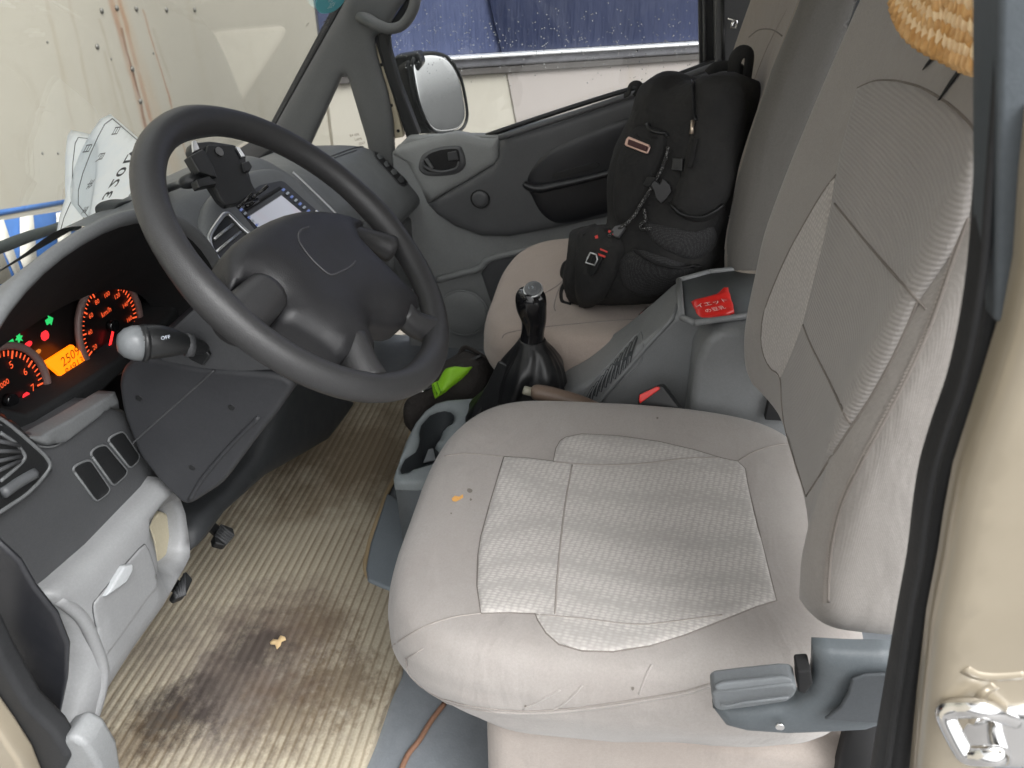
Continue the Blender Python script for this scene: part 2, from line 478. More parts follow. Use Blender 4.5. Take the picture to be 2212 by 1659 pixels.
# rust runs below the bolts, built into the wall paint at fixed places of the wall
def runs(a, pl):
    geo = a.N('NewGeometry'); sep = a.N('SeparateXYZ'); a.L(geo.outputs['Position'], sep.inputs[0])
    X, Z = sep.outputs[0], sep.outputs[2]
    def run(u0, v0, u1, v1, wd, st, col):
        A, B = pl.px(u0, v0), pl.px(u1, v1)
        k = (B.x-A.x)/(B.z-A.z)
        ctr = a.math('MULTIPLY_ADD', a.math('SUBTRACT', Z, A.z), k, A.x)
        wob = a.math('MULTIPLY', a.math('SUBTRACT', a.noise(9, 5, .7, sc=(1, 1, .5)), .5), .05)
        d = a.math('ABSOLUTE', a.math('SUBTRACT', a.math('ADD', X, wob), ctr))
        f = a.ramp(a.math('DIVIDE', d, wd*2), [(.15, st), (.5, 0.0)])
        top = a.math('MULTIPLY', a.math('LESS_THAN', Z, A.z), a.math('GREATER_THAN', Z, B.z))
        f = a.math('MULTIPLY', a.math('MULTIPLY', f, top), a.ramp(a.noise(14, 5, .7, sc=(1, 1, .35)), [(.3, .25), (.62, 1.0)]))
        a.mix(f, col)
    rust = lin((150, 108, 78)); dk = lin((112, 80, 62))
    run(232, -30, 330, 330, .030, .7, rust); run(250, -30, 345, 330, .022, .75, rust)
    run(262, 60, 322, 300, .012, .9, dk); run(308, 20, 420, 395, .010, .8, rust)
    run(243, -30, 420, 480, .07, .35, lin((168, 140, 110)))
    for (x0, y0, x1, y1) in ((95, -30, 190, 420), (145, -30, 230, 400), (330, 60, 370, 180), (215, 40, 300, 330), (225, 110, 262, 260)):
        run(x0, y0, x1, y1, .016, .3, lin((140, 126, 104)))
runs(beige, WF)
t = thing('shipping_container', 'beige painted steel container wall with rust runs ahead of the windscreen', 'container', (0, 2.35, -.4))
A = WF.px(-500, 900); 
v, f = obox((4.2, 2.45, .9), (6.9, 0, 0), (0, .1, 0), (0, 0, 1.45)); mk('side_wall', v, f, beige.m, t, smooth=False)
bolt = M('bolt_grey', (.2, .19, .17), .5, .6).m
for (u, q) in ((228, 24), (262, 18), (306, 20), (374, 22), (437, 22), (218, 105), (297, 155), (315, 228), (106, 95), (95, 345), (130, 345), (250, 133), (345, 120)):
    P = WF.px(u*.96, q*.96); r = .011 if q < 30 or u in (218, 297, 315) else .005
    rings = [[P + Vector((math.cos(k*.785)*rr, -d, math.sin(k*.785)*rr)) for k in range(8)] for rr, d in ((r, .0), (r*.95, r*.4), (r*.5, r*.7))]
    loft('bolt_head', rings, bolt, t)
sblue = plastic('blue_sign_paint', (58, 104, 168), .45, grain=0, dirt=.4)
swht = plastic('white_sign_paint', (222, 216, 202), .5, grain=0, dirt=.25)
WS = PY(2.346)
sg = slab('emblem', [(-160, 480), (-10, 455), (160, 428), (160, 437), (-10, 468), (-160, 492)], WS, .003, sblue, t, bevel=0)
for q in ([(-160, 500), (0, 477), (160, 452), (165, 560), (120, 640), (60, 660), (-40, 640), (-160, 560)],):
    slab('emblem_field', q, WS, .003, sblue, t, bevel=0)
WS2 = PY(2.341)
slab('emblem_stripe', [(44, 470), (72, 464), (80, 560), (60, 600), (44, 560)], WS2, .002, swht, t, bevel=0)
slab('emblem_stripe', [(122, 460), (152, 455), (156, 560), (128, 560)], WS2, .002, swht, t, bevel=0)
slab('emblem_stripe', [(0, 476), (8, 474), (50, 600), (38, 606), (-10, 500)], WS2, .002, swht, t, bevel=0)
slab('emblem_stripe', [(-60, 500), (-14, 490), (30, 610), (-40, 620)], WS2, .002, beige.m, t, bevel=0)
# side container: lower beige panel, rail, blue upper sheet
SA, SB = PZ(.62).px(760, 137), PZ(.62).px(1512, 92)
dv = (SB-SA).normalized(); nv = Vector((dv.y, -dv.x, 0)); nv = nv if nv.dot(CAMP-SA) > 0 else -nv
SW = Plane(nv, SA)
t = thing('box_trailer', 'trailer side with dark blue tarp above a beige board, beyond the passenger window', 'trailer', tuple(SA + Vector((0, 0, -1.0))))
def swq(z0, z1, off, th, mt, name, bev=.004, L=5.0):
    a = SA - dv*.10; b = SA + dv*L
    P = [a, b, b, a]; P = [Vector((p.x, p.y, 0)) + nv*off for p in P]
    P[0].z = P[1].z = z0; P[2].z = P[3].z = z1
    return slabP(name, P, -nv*th, mt, t, bevel=bev, smooth=False)
lowp = wallmat('trailer_board', (180, 174, 163)).m
blu = M('blue_tarp', lin((70, 78, 108)), .42, spec=.5)
blu.mix(blu.ramp(blu.noise(2.5, 6, sc=(1, 1, .35)), [(.3, 0.0), (.7, .75)]), lin((48, 55, 84)))
blu.mix(blu.ramp(blu.noise(14, 5, .7, sc=(1, 1, .3)), [(.55, 0.0), (.8, .4)]), lin((96, 104, 134)))
blu.bump(blu.noise(7, 4, sc=(1, 1, .25)), .8, .03)
rail = plastic('rail_paint', (112, 111, 116), .3, grain=0, dirt=.4)
swq(-.5, .554, 0, .08, lowp, 'lower_board'); swq(.583, .622, .03, .1, rail, 'side_rail', .012); swq(.624, 2.2, -.01, .06, blu.m, 'tarp')
swq(.618, .628, .05, .05, M('rail_highlight', (.7, .7, .72), .2, .4).m, 'rail_lit_edge', .006)  # highlight along the rail edge painted as a pale strip
swq(.556, .581, .02, .05, plastic('rail_shadow', (84, 80, 78), .6), 'rail_under_shade', .004)  # shade below the rail put in as a darker strip

mauve = wallmat('board_reflection_mauve', (164, 156, 152)).m
def onw(off): return Plane(nv, SA + nv*off)
slab('board_reflection', [(1094, 150), (1560, 112), (1620, 330), (1128, 330)], onw(.006), .004, mauve, t, bevel=0, smooth=False)  # reflection in the window glass put in as a mauve sheet over the board
navy = M('tarp_reflection_navy', lin((34, 42, 72)), .42, spec=.5); navy.mix(navy.ramp(navy.noise(2.5, 6, sc=(1, 1, .35)), [(.3, 0.0), (.7, .7)]), lin((20, 26, 46))); navy.bump(navy.noise(7, 4, sc=(1, 1, .25)), .8, .03)
slab('tarp_reflection', [(1040, -80), (1700, -80), (1700, 70), (1560, 83), (1084, 113), (1066, 40)], onw(.004), .006, navy.m, t, bevel=0, smooth=False)  # same glass reflection, painted as a darker navy sheet over the tarp
# ------------------------------------------------------------------ van shell
fl = plastic('floor_vinyl', (120, 125, 130), .45, grain=250, gs=.4, dirt=.3)
floor = box('van_floor', (-.80, -.9, -.05), (.80, 1.25, .03), fl, bevel=.004)
tag(floor, 'blue grey vinyl floor of the van cab', 'floor', kind='structure')
# roof, rear bulkhead: the enclosure that shades the cab
roofm = plastic('headliner', (150, 148, 142), .8)
rf = thing('van_roof', 'grey headliner and roof over the cab', 'roof', (0, 0, 1.42))
box('roof_panel', (-.80, -1.5, 1.42), (.80, .80, 1.47), roofm, rf)
bw = thing('rear_partition', 'grey cabin wall behind the front seats', 'partition', (0, -.9, 0))
box('panel', (-.80, -.95, -.1), (.80, -.88, .62), roofm, bw)
box('side_panel', (.74, -.95, -.1), (.80, -.24, 1.42), DASHD, bw)
# mat
MZ = PZ(.040)
mo = [(130, 1600), (230, 1420), (400, 1180), (560, 980), (700, 880), (900, 840), (890, 920), (872, 1000), (838, 1060), (800, 1165), (787, 1225), (793, 1252), (825, 1268), (880, 1280), (870, 1450), (845, 1502), (812, 1600), (770, 1700), (100, 1760)]
mat_o = puff('floor_mat', mo, MZ, CARPET, None, h=.006, w=.01, s=.03, skirt=.014, round_px=20, lift=0)
tag(mat_o, 'beige ribbed carpet mat with dark mud stains under the dashboard', 'floor mat')
eb = tube('edge_binding', [MZ.px(u, v)+Vector((0, 0, .001)) for u, v in rnd([(900, 840), (890, 920), (872, 1000), (838, 1060), (800, 1165), (787, 1225), (793, 1252), (825, 1268), (880, 1280)], 14)][3:], .005, plastic('binding', (170, 150, 118), .9), mat_o)
crumb = plastic('dry_leaf', (216, 186, 140), .8, grain=0)
lf = puff('leaf_scrap', [(583, 1387), (590, 1380), (600, 1382), (606, 1372), (616, 1376), (618, 1382), (608, 1386), (606, 1394), (598, 1402), (594, 1392), (584, 1391)], PZ(.052), crumb, None, h=.002, w=.003, s=.004, skirt=.001)
tag(lf, 'small pale scrap of dry leaf lying on the stained mat', 'leaf')
# firewall / footwell
fw = thing('footwell_wall', 'dark carpeted footwell wall behind the pedals', 'footwell', (0, 1.12, 0))
box('toe_board', (-.80, 1.12, .0), (.80, 1.2, .595), plastic('footwell_carpet', (38, 38, 38), .9), fw)
box('outer_panel', (-.80, .87, .0), (-.77, 1.12, .60), DASHD, fw)
for (u, v, q, lab) in ((490, 1150, [(462, 1160), (478, 1130), (505, 1140), (508, 1155), (488, 1178), (465, 1172)], 'ribbed black rubber pedal further from the door, above the mat'),
                       (395, 1262, [(372, 1285), (402, 1232), (418, 1250), (402, 1285), (380, 1294)], 'ribbed black rubber pedal nearest the driver door, half behind the grey panel')):
    pl = PY(.86 if u > 450 else .84)
    c = pl.px(u, v); t = thing('pedal', lab, 'pedal', tuple(c), group=None)
    pl = Plane((.1, -.6, .8), c)
    slab('pedal_pad', q, pl, .014, BLK, t, bevel=.003)
    a, b = Vector(q[0]+(0,)), Vector(q[1]+(0,)); e, d = Vector(q[3]+(0,)), Vector(q[4]+(0,))
    for k in range(5):
        s = (k+.7)/5.6
        p0 = a.lerp(b, s); p1 = d.lerp(e, s)
        tube('rib', [pl.px(p0.x, p0.y)+pl.n*.001, pl.px(p1.x, p1.y)+pl.n*.001], .0022, DASHD, t, seg=6)
    tube('pedal_arm', [c - pl.n*.012, c + Vector((.0, .10, .10)), c + Vector((.0, .2, .2))], .009, BLK, t)

# ------------------------------------------------------------------ passenger door (X about .74)
D = PX(.74)
door = thing('passenger_door', 'grey passenger door panel with handle, pull pocket and window beyond the seats', 'car door', (.76, .3, .1))
base = slab('lower_panel', [(846, 330), (880, 296), (1000, 292), (1075, 292), (1300, 225), (1520, 150), (1640, 150), (1700, 700), (1500, 900), (1250, 930), (900, 900), (880, 700), (860, 520)], D, .03, DOORG, door, bevel=.006)
# upper trim with the handle
UP = PX(.735)
up = puff('upper_trim', [(848, 332), (858, 316), (905, 303), (985, 286), (1010, 290), (1040, 299), (1068, 300), (1078, 296), (1078, 340), (1072, 352), (1010, 390), (960, 418), (924, 440), (912, 410), (880, 350)], UP, DOORG, door, h=.012, w=.02, s=.02, skirt=.02)
ins = puff('centre_trim', [(1080, 297), (1200, 262), (1300, 228), (1440, 180), (1600, 130), (1640, 380), (1520, 420), (1400, 448), (1300, 470), (1180, 495), (1100, 510), (1040, 508), (985, 488), (945, 462), (926, 442), (965, 416), (1012, 389), (1066, 356), (1078, 340)], PX(.728), DOORD, door, h=.014, w=.02, s=.02, skirt=.03)
SI = Surf(ins, up, base)
pocket = decal('pull_pocket', [(1145, 372), (1180, 330), (1240, 300), (1330, 262), (1440, 235), (1600, 200), (1620, 380), (1500, 410), (1400, 440), (1300, 462), (1240, 478), (1200, 480), (1170, 460), (1150, 425), (1140, 400)], SI, NAVY, door, s=14, h=.006, w=.02, smooth_pts=4)
gr = tube('pull_handle', [PX(.700).px(u, v) for u, v in ((1132, 395), (1140, 402), (1165, 407), (1200, 401), (1260, 388), (1340, 368), (1460, 342))], [.006, .010, .011, .010, .009, .009, .009], NAVY, door, sm=5)
slab('switch_slot', rnd([(1190, 385), (1196, 375), (1290, 350), (1296, 356), (1290, 364), (1200, 388)], 3), PX(.7035), .004, BLK, door, bevel=.001)
tube('sill_strip', [PX(.708).px(u, v) for u, v in ((1078, 298), (1200, 259), (1330, 216), (1440, 180), (1560, 135))], .007, DOORD, door, sm=4)
tube('sill_rubber', [PX(.750).px(u, v) for u, v in ((1050, 293), (1200, 243), (1330, 202), (1440, 170), (1560, 125))], .006, BLK, door, sm=4)
pc = PX(.712).px(1037, 430); 
def disc(name, c, n, r, th, mt, parent, seg=32, dome=.0, ring=None):
    n = Vector(n).normalized(); x = n.orthogonal().normalized(); y = n.cross(x)
    rr = [(r, -th), (r, 0), (r*.93, dome*.6), (r*.5, dome), (.0005, dome)]
    return loft(name, [[Vector(c)+n*d+(x*math.cos(2*math.pi*k/seg)+y*math.sin(2*math.pi*k/seg))*q for k in range(seg)] for q, d in rr], mt, parent)
disc('round_cap', pc, (-1, 0, 0), .021, .01, DOORD, door, dome=.003)
tube('cap_ring', [pc + Vector((-.001, math.cos(k*.26)*.023, math.sin(k*.26)*.023)) for k in range(24)], .0015, BLK, door, closed=True, seg=6)
# inner release handle
HS = Surf(up, base)
bez = decal('handle_bezel', [(908, 345), (918, 330), (950, 318), (990, 315), (1000, 325), (1006, 345), (1003, 362), (985, 375), (950, 380), (920, 378), (905, 365)], HS, DOORD, door, s=7, h=.006, w=.008, smooth_pts=4, skirt=.002)
HB = Surf(bez, up)
decal('handle_recess', [(916, 347), (926, 334), (952, 324), (986, 322), (993, 335), (992, 355), (980, 365), (950, 372), (925, 370), (913, 360)], HB, GAP, bez, s=7, smooth_pts=4, lift=.001)
tube('release_lever', [PX(.712).px(u, v) for u, v in ((912, 348), (918, 360), (935, 368), (958, 371), (985, 364), (992, 350))], .0035, DOORD, door, sm=4)
tube('release_lever', [PX(.712).px(u, v) for u, v in ((920, 343), (926, 352), (934, 364))], .0045, DASH, door, sm=4)
slab('lock_slider', [(966, 330), (985, 326), (990, 345), (968, 348)], PX(.712), .012, DASHD, door, bevel=.002)
# lower part: shelf edge, recessed map pocket and speaker
dsh = Surf(base)
decal('map_pocket', [(1040, 590), (1052, 565), (1080, 556), (1200, 530), (1400, 490), (1450, 700), (1380, 900), (1150, 900), (1090, 740), (1060, 650)], dsh, DOORD, door, s=20, h=.004, w=.01, lift=.002)
tube('pocket_rim', [PX(.732).px(u, v) for u, v in ((944, 605), (990, 592), (1035, 580), (1052, 563), (1080, 553), (1200, 527), (1420, 485))], .009, DOORG, door, sm=4)
sc_ = PX(.727).px(1000, 677)
disc('speaker_cover', sc_, (-1, 0, 0), .066, .012, DOORG, door, dome=.004)
tube('speaker_ring', [sc_ + Vector((.001, math.cos(k*.2618)*.068, math.sin(k*.2618)*.068)) for k in range(24)], .003, DOORG, door, closed=True, seg=8)
# window frame and glass
gl = bpy.data.materials.new('clear_glass'); gl.use_nodes = True; n_ = gl.node_tree; n_.nodes.clear()
o_ = n_.nodes.new('ShaderNodeOutputMaterial'); tr = n_.nodes.new('ShaderNodeBsdfTransparent'); gs_ = n_.nodes.new('ShaderNodeBsdfGlossy'); mx = n_.nodes.new('ShaderNodeMixShader'); fr = n_.nodes.new('ShaderNodeLayerWeight')
fr.inputs[0].default_value = .5; pw = n_.nodes.new('ShaderNodeMath'); pw.operation = 'POWER'; pw.inputs[1].default_value = 5; ml = n_.nodes.new('ShaderNodeMath'); ml.operation = 'MULTIPLY_ADD'; ml.inputs[1].default_value = .6; ml.inputs[2].default_value = .035; gs_.inputs['Roughness'].default_value = .0; tr.inputs[0].default_value = (.95, .965, .96, 1)
n_.links.new(fr.outputs[1], pw.inputs[0]); n_.links.new(pw.outputs[0], ml.inputs[0]); n_.links.new(ml.outputs[0], mx.inputs[0]); n_.links.new(tr.outputs[0], mx.inputs[1]); n_.links.new(gs_.outputs[0], mx.inputs[2]); n_.links.new(mx.outputs[0], o_.inputs[0])
G = PX(.775)
wg = slab('window_glass', [(800, -60), (1530, -60), (1530, 160), (1300, 225), (1075, 292), (885, 300)], G, .004, gl, door, bevel=0, smooth=False)
slab('front_frame', [(835, -10), (866, -40), (838, 20), (836, 90), (862, 180), (905, 292), (880, 296), (838, 175), (815, 92), (818, 40)], PX(.768), .03, BLK, door, bevel=.004)
slab('rear_frame', [(1508, -40), (1545, -40), (1548, 190), (1512, 195)], PX(.765), .03, BLK, door, bevel=.004)
tube('window_channel', [PX(.755).px(u, v) for u, v in ((1521, -40), (1523, 190))], .004, DASHD, door, seg=8)
mark = M('glass_mark', lin((120, 110, 100)), .8).m
js = []
e1 = PX(.768)
for k, s_ in enumerate(('SAFETY', 'E4 43R', 'AS2', '0047')):
    text('print', s_, PX(.769).px(1482, 155+k*8), (0, -1, .12), (0, .1, 1), .008, mark, join=js)
multi('etched_mark', js, mark, door, smooth=False)
# raindrops on the passenger glass
dm = M('water_drop', (1, 1, 1), .03); dm.b.inputs['Transmission Weight'].default_value = 1; dm.b.inputs['IOR'].default_value = 1.33
rp = []
for k in range(520):
    u, v = random.uniform(845, 1500), random.triangular(-5, 190, 100)
    if v > 300 - (u-1000)*.3 and u > 1000: continue
    if u < 905 and v > 150: continue
    P = PX(.780).px(u, v); r = random.uniform(.0006, .0016)
    vs = [P + Vector((r*.7, 0, 0))]
    for j in range(6): vs.append(P + Vector((0, math.cos(j*1.047)*r, math.sin(j*1.047)*r*1.2)))
    rp.append((vs, [(0, 1+j, 1+(j+1) % 6) for j in range(6)] + [(1, 2, 3, 4, 5, 6)]))
rd = multi('raindrops', rp, dm.m); tag(rd, 'scattered raindrops on the outside of the passenger window', 'raindrops', kind='stuff')

# ------------------------------------------------------------------ far A pillar, quarter glass, grab handle
ap = thing('windscreen_pillar', 'grey trimmed pillar with grab handle between windscreen and passenger door', 'pillar', (.76, 1.0, .6))
AP = PX(.755)
puff('pillar_trim', rnd([(580, 292), (740, 8), (752, -30), (900, -30), (858, 22), (832, 68), (806, 78), (812, 120), (836, 200), (848, 262), (856, 410), (812, 410), (793, 305), (752, 168), (744, 160), (736, 168), (664, 326), (650, 350), (600, 330)], 10), PX(.757), TRIM, ap, h=.010, w=.022, s=.012, skirt=.012)
slab('outer_jamb', [(806, 95), (822, 100), (872, 296), (850, 300), (838, 262), (826, 196)], PX(.775), .02, plastic('champagne_paint', (186, 176, 152), .35, grain=0), ap, bevel=.003)
for u, v in ((824, 140), (860, 283), (845, 228)): disc('rivet_hole', PX(.773).px(u, v), (-1, 0, 0), .004, .003, GAP, ap, seg=12)
slab('edge_seal', [(560, 300), (583, 292), (741, 8), (760, -30), (735, -30), (722, 8), (572, 288)], PX(.75), .02, RUB, ap, bevel=.003)
slab('door_seal', [(806, 78), (832, 68), (862, 20), (905, -40), (925, -40), (880, 20), (842, 78), (846, 120), (900, 296), (878, 300), (822, 130)], PX(.770), .015, RUB, ap, bevel=.004)
slab('quarter_glass', [(665, 330), (742, 160), (752, 165), (798, 318), (790, 322)], PX(.79), .004, gl, ap, bevel=0, smooth=False)
js = []
for k in range(3): text('p', ('E4 43R', 'LAMI', '0047')[k], PX(.785).px(766+k*8, 292+k*9), (0, -1, .2), (0, .1, 1), .009, mark, join=js)
multi('etched_mark', js, mark, ap, smooth=False)
gh = tube('grab_handle', [PX(.742).px(778, 38), PX(.715).px(792, 42), PX(.70).px(820, 56), PX(.70).px(845, 62), PX(.70).px(872, 52), PX(.70).px(893, 18), PX(.71).px(902, -30)], [.012, .014, .0125, .0115, .0115, .012, .012], TRIM, ap, sm=6, seg=14)
# wing mirror outside
mr = thing('wing_mirror', 'black framed oval wing mirror seen through the passenger window', 'mirror', tuple(PX(.93).px(950, 200)))
MP = Plane((-.4, -.9, .16), PX(.93).px(950, 200))
ov = [(893, 170), (890, 135), (905, 118), (940, 115), (970, 128), (993, 165), (1005, 215), (1008, 255), (995, 280), (965, 288), (940, 285), (922, 265), (905, 225)]
op = cr([(a, b, 0) for a, b in ov], 5)
slab('housing', [(p.x-3, p.y) for p in op], MP, .05, BLK, mr, bevel=.012, lift=-.004)
mm = M('mirror_glass', (.82, .82, .82), .02, 1); mm.rgh(mm.noise(90, 3), .0, .12)
puff('mirror_face', [tuple(p) for p in [(949+(p.x-949)*.93, 201+(p.y-201)*.95) for p in op]], MP, mm.m, mr, h=.001, w=.006, s=.02, skirt=.004, lift=.0)
tube('mirror_rim', [MP.px(p.x, p.y)+MP.n*.001 for p in op], .0045, BLK, mr, closed=True)
slab('mirror_arm', [(848, 122), (905, 112), (912, 140), (892, 170), (905, 230), (935, 290), (880, 292), (862, 200)], PX(.86), .05, BLK, mr, bevel=.010)
# rear side pillar with belt latch, behind the passenger seat
rpil = thing('door_pillar', 'dark pillar with a chrome belt anchor between passenger window and seat', 'pillar', (.74, -.05, .6))
slab('pillar_cover', [(1542, -60), (1900, -60), (1800, 300), (1546, 260)], PX(.73), .06, DOORD, rpil, bevel=.01)
slab('groove', [(1556, -40), (1564, -40), (1568, 200), (1560, 200)], PX(.728), .004, BLK, rpil, bevel=0)
tube('belt_anchor', [PX(.72).px(u, v) for u, v in ((1572, 40), (1592, 45), (1590, 60), (1578, 60), (1586, 42))], .003, CHR, rpil, seg=6)
# ------------------------------------------------------------------ dashboard
dash = thing('dashboard', 'grey moulded dashboard with hooded gauges, centre screen and silver lower panel', 'dashboard', (0, .95, .4))
def prof(x, P): return [Vector((x, y, z)) for y, z in P]
# centre and passenger side body: rear-facing profile lofted across the cab
def sec(x, P): return [Vector((x, p.x, p.y)) for p in cr([(a, b, 0) for a, b in P], 5, False)]
secs = [
 (-.27, [(1.13, .66), (1.06, .70), (.98, .745), (.91, .745), (.862, .715), (.81, .668), (.765, .625), (.77, .56), (.78, .50), (.84, .45), (.92, .43)]),
 (-.10, [(1.13, .66), (1.06, .70), (.98, .735), (.91, .738), (.865, .714), (.81, .668), (.762, .622), (.765, .55), (.78, .48), (.84, .43), (.92, .40)]),
 (.12, [(1.13, .66), (1.06, .695), (.98, .725), (.91, .732), (.868, .712), (.81, .665), (.762, .622), (.765, .52), (.78, .44), (.84, .38), (.92, .35)]),
 (.19, [(1.13, .65), (1.06, .685), (.98, .705), (.92, .702), (.875, .688), (.83, .655), (.79, .615), (.78, .52), (.79, .42), (.84, .36), (.90, .25)]),
 (.30, [(1.13, .62), (1.06, .645), (.98, .655), (.92, .648), (.88, .632), (.84, .60), (.815, .57), (.80, .50), (.80, .43), (.85, .38), (.95, .33)]),
 (.50, [(1.13, .60), (1.06, .612), (.98, .615), (.93, .610), (.89, .598), (.855, .575), (.83, .545), (.81, .50), (.80, .44), (.85, .39), (.95, .34)]),
 (.74, [(1.13, .575), (1.06, .585), (.98, .590), (.93, .590), (.90, .585), (.87, .570), (.845, .545), (.80, .50), (.775, .45), (.84, .40), (.95, .36)])]
body = loft('passenger_side_panel', [sec(x, P) for x, P in secs], DASH, dash, caps=False, closed=False)
# smooth by inserting sections
sm_ = body.modifiers.new('u', 'SUBSURF'); sm_.levels = 2; sm_.render_levels = 2
def lofts(name, secs, mt, parent, n=5):
    """loft with sections interpolated smoothly"""
    R_ = [sec(x, P) for x, P in secs]; out = []
    cols = [cr([r[j] for r in R_], n, False) for j in range(len(R_[0]))]
    for i in range(len(cols[0])): out.append([c[i] for c in cols])
    return loft(name, out, mt, parent, caps=False, closed=False)
bpy.data.objects.remove(body)
body = lofts('passenger_side_panel', secs, DASH, dash, 5)
SB_ = Surf(body)
# driver side: hood arch, recess, cluster, lower panel
def arch(x0, x1, z0, z1, n=28, p=2.3):
    o = []
    for k in range(n+1):
        a = math.pi*k/n; c, s = math.cos(a), math.sin(a)
        o.append(((x0+x1)/2 - (x1-x0)/2*math.copysign(abs(c)**(2/p), c), z0 + (z1-z0)*abs(s)**(2/p)))
    return o
HX0, HX1 = -.735, -.215
ring = []
for (y, ex, zt) in ((1.13, .03, .60), (1.05, .02, .64), (.95, .012, .71), (.85, .006, .795), (.800, .002, .827), (.793, -.002, .827), (.789, -.007, .821), (.793, -.013, .815), (.80, -.015, .811), (.83, -.022, .785), (.87, -.024, .745), (.905, -.026, .705)):
    ring.append([Vector((x, y, z)) for x, z in arch(HX0-ex, HX1+ex, .60, zt)])
hood = loft('gauge_hood', ring[:9], DASH, dash, caps=False, closed=False)
hin = loft('hood_lining', ring[8:], HOODM, dash, caps=False, closed=False)
CL = Plane((0, -.94, .34), (0, .905, .69))
ro = PY(.90)
cl = mk('cluster_face', [(-.76, .925, .50), (-.20, .925, .50), (-.20, .925, .725), (-.76, .925, .725)], [(0, 1, 2, 3)], M('cluster_black', (.012, .011, .011), .35).m, dash)
CP = PY(.915)
GOR = M('gauge_orange', (.1, .02, .01), .5).emit((1.0, .11, .03), .45).m
GRED = M('needle_red', (.3, .01, .01), .5).emit((1.0, .02, .02), .9).m
GGRN = M('indicator_green', (.02, .2, .05), .5).emit((.03, .75, .18), .3).m
GRD2 = M('indicator_red', (.2, .01, .01), .5).emit((1.0, .03, .04), .45).m
GAMB = M('indicator_amber', (.2, .05, .01), .5).emit((.9, .28, .03), .25).m
LCD = M('lcd_amber', (.5, .2, .02), .4).emit((1.0, .155, .0), .8).m
LCDT = M('lcd_digits', (.25, .09, .01), .5).m
GRNG = plastic('gauge_ring', (112, 92, 88), .4, grain=0)
def gauge(u, v, r, nums, start, end, needle, lab, minor=4, extra=None):
    c = CP.px(u, v); ex, ez = Vector((1, 0, 0)), Vector((0, 0, 1)); n = Vector((0, -1, 0))
    gd = disc('gauge', c + n*.003, n, r, .002, M('gauge_black', (.01, .008, .008), .4).m, dash, seg=48)
    gd['label'] = lab
    tube('gauge_ring', [c + n*.006 + ex*math.cos(k*.1309)*r*1.03 + ez*math.sin(k*.1309)*r*1.03 for k in range(48)], .0045, GRNG, gd, closed=True, seg=8)
    N_ = len(nums)-1; js = []
    for k in range(N_*(minor+1)+1):
        a = R(start + (end-start)*k/(N_*(minor+1))); big = k % (minor+1) == 0
        d = ex*math.cos(a) + ez*math.sin(a); t_ = ex*-math.sin(a)+ez*math.cos(a)
        l = r*(.10 if not big else .15)
        js.append(obox(c + n*.005 + d*(r*.93-l/2), d*l/2, t_*(.00055 if not big else .0009), n*.0003))
    for k, s_ in enumerate(nums):
        a = R(start + (end-start)*k/N_); d = ex*math.cos(a)+ez*math.sin(a)
        text('n', s_, c + n*.005 + d*r*.66, ex, ez, r*(.14 if len(s_) > 1 else .20), GOR, join=js)
    if extra:
        for s_, dx, dz, sz in extra: text('n', s_, c + n*.005 + ex*dx*r + ez*dz*r, ex, ez, r*sz, GOR, join=js)
    multi('gauge_scale', js, GOR, gd, smooth=False)
    a = R(needle); d = ex*math.cos(a)+ez*math.sin(a); t_ = ex*-math.sin(a)+ez*math.cos(a)
    v_, f_ = obox(c + n*.010 + d*r*.42, d*r*.44, t_*.0016, n*.0006); mk('needle', v_, f_, GRED, gd)
    disc('needle_hub', c + n*.012, n, r*.13, .008, GLOSSB, gd, seg=20)
    return gd
gauge(231, 703, .061, ['0', '20', '40', '60', '80', '100', '120', '140', '160', '180'], 225, -45, 226, 'round speedometer lit orange, nearer the steering wheel', extra=[('km/h', 0, .32, .17)])
gauge(8, 864, .058, ['0', '1', '2', '3', '4', '5', '6', '7', '8'], 225, -45, 226, 'round rev counter lit orange, nearest the driver door', minor=4, extra=[('x1000', 0, .32, .15)])
LP = PY(.908)
lcd = slab('lcd_screen', [(97, 783), (157, 745), (197, 778), (140, 820)], LP, .004, LCD, dash, bevel=0, smooth=False)
c = LP.px(147, 779); LN = Vector((0, -.001, 0)); js = []
text('d', '2509', LP.px(151, 770)+LN, (1, 0, 0), (0, 0, 1), .017, LCDT, join=js)
text('d', '84913', LP.px(160, 791)+LN, (1, 0, 0), (0, 0, 1), .014, LCDT, join=js)
multi('lcd_digits', js, LCDT, lcd, smooth=False)
def icon(u, v, pts, mt, s=.006):
    c = LP.px(u, v); P = [c + Vector((x*s, 0, z*s)) for x, z in pts]; slabP('warning_light', P, (0, .001, 0), mt, dash, bevel=0, smooth=False)
AR = [(-1, 0), (0, 1), (0, .5), (1, .5), (1, -.5), (0, -.5), (0, -1)]
icon(108, 692, [(-x, z) for x, z in AR], GGRN); icon(21, 741, AR, GGRN)
BX = [(-.9, -.35), (-.5, -.8), (.5, -.8), (.9, -.35), (.9, .35), (.5, .8), (-.5, .8), (-.9, .35)]
icon(98, 725, BX, GRD2, .0065); icon(62, 744, [(x, z*.6) for x, z in BX], GRD2, .006); icon(83, 760, [(x*.8, z*.5) for x, z in BX], GAMB, .006)
icon(42, 730, [(-.8, 0), (-.3, .25), (-.5, .8), (0, .4), (.5, .8), (.3, .25), (.8, 0), (.3, -.25), (.5, -.8), (0, -.4), (-.5, -.8), (-.3, -.25)], GGRN, .007)
icon(58, 857, [(x*.8, z*.8) for x, z in BX], GRD2, .007); icon(79, 875, [(x*.9, z*.6) for x, z in BX], GRD2, .006); icon(60, 886, [(x*.9, z*.3) for x, z in BX], GAMB, .006)
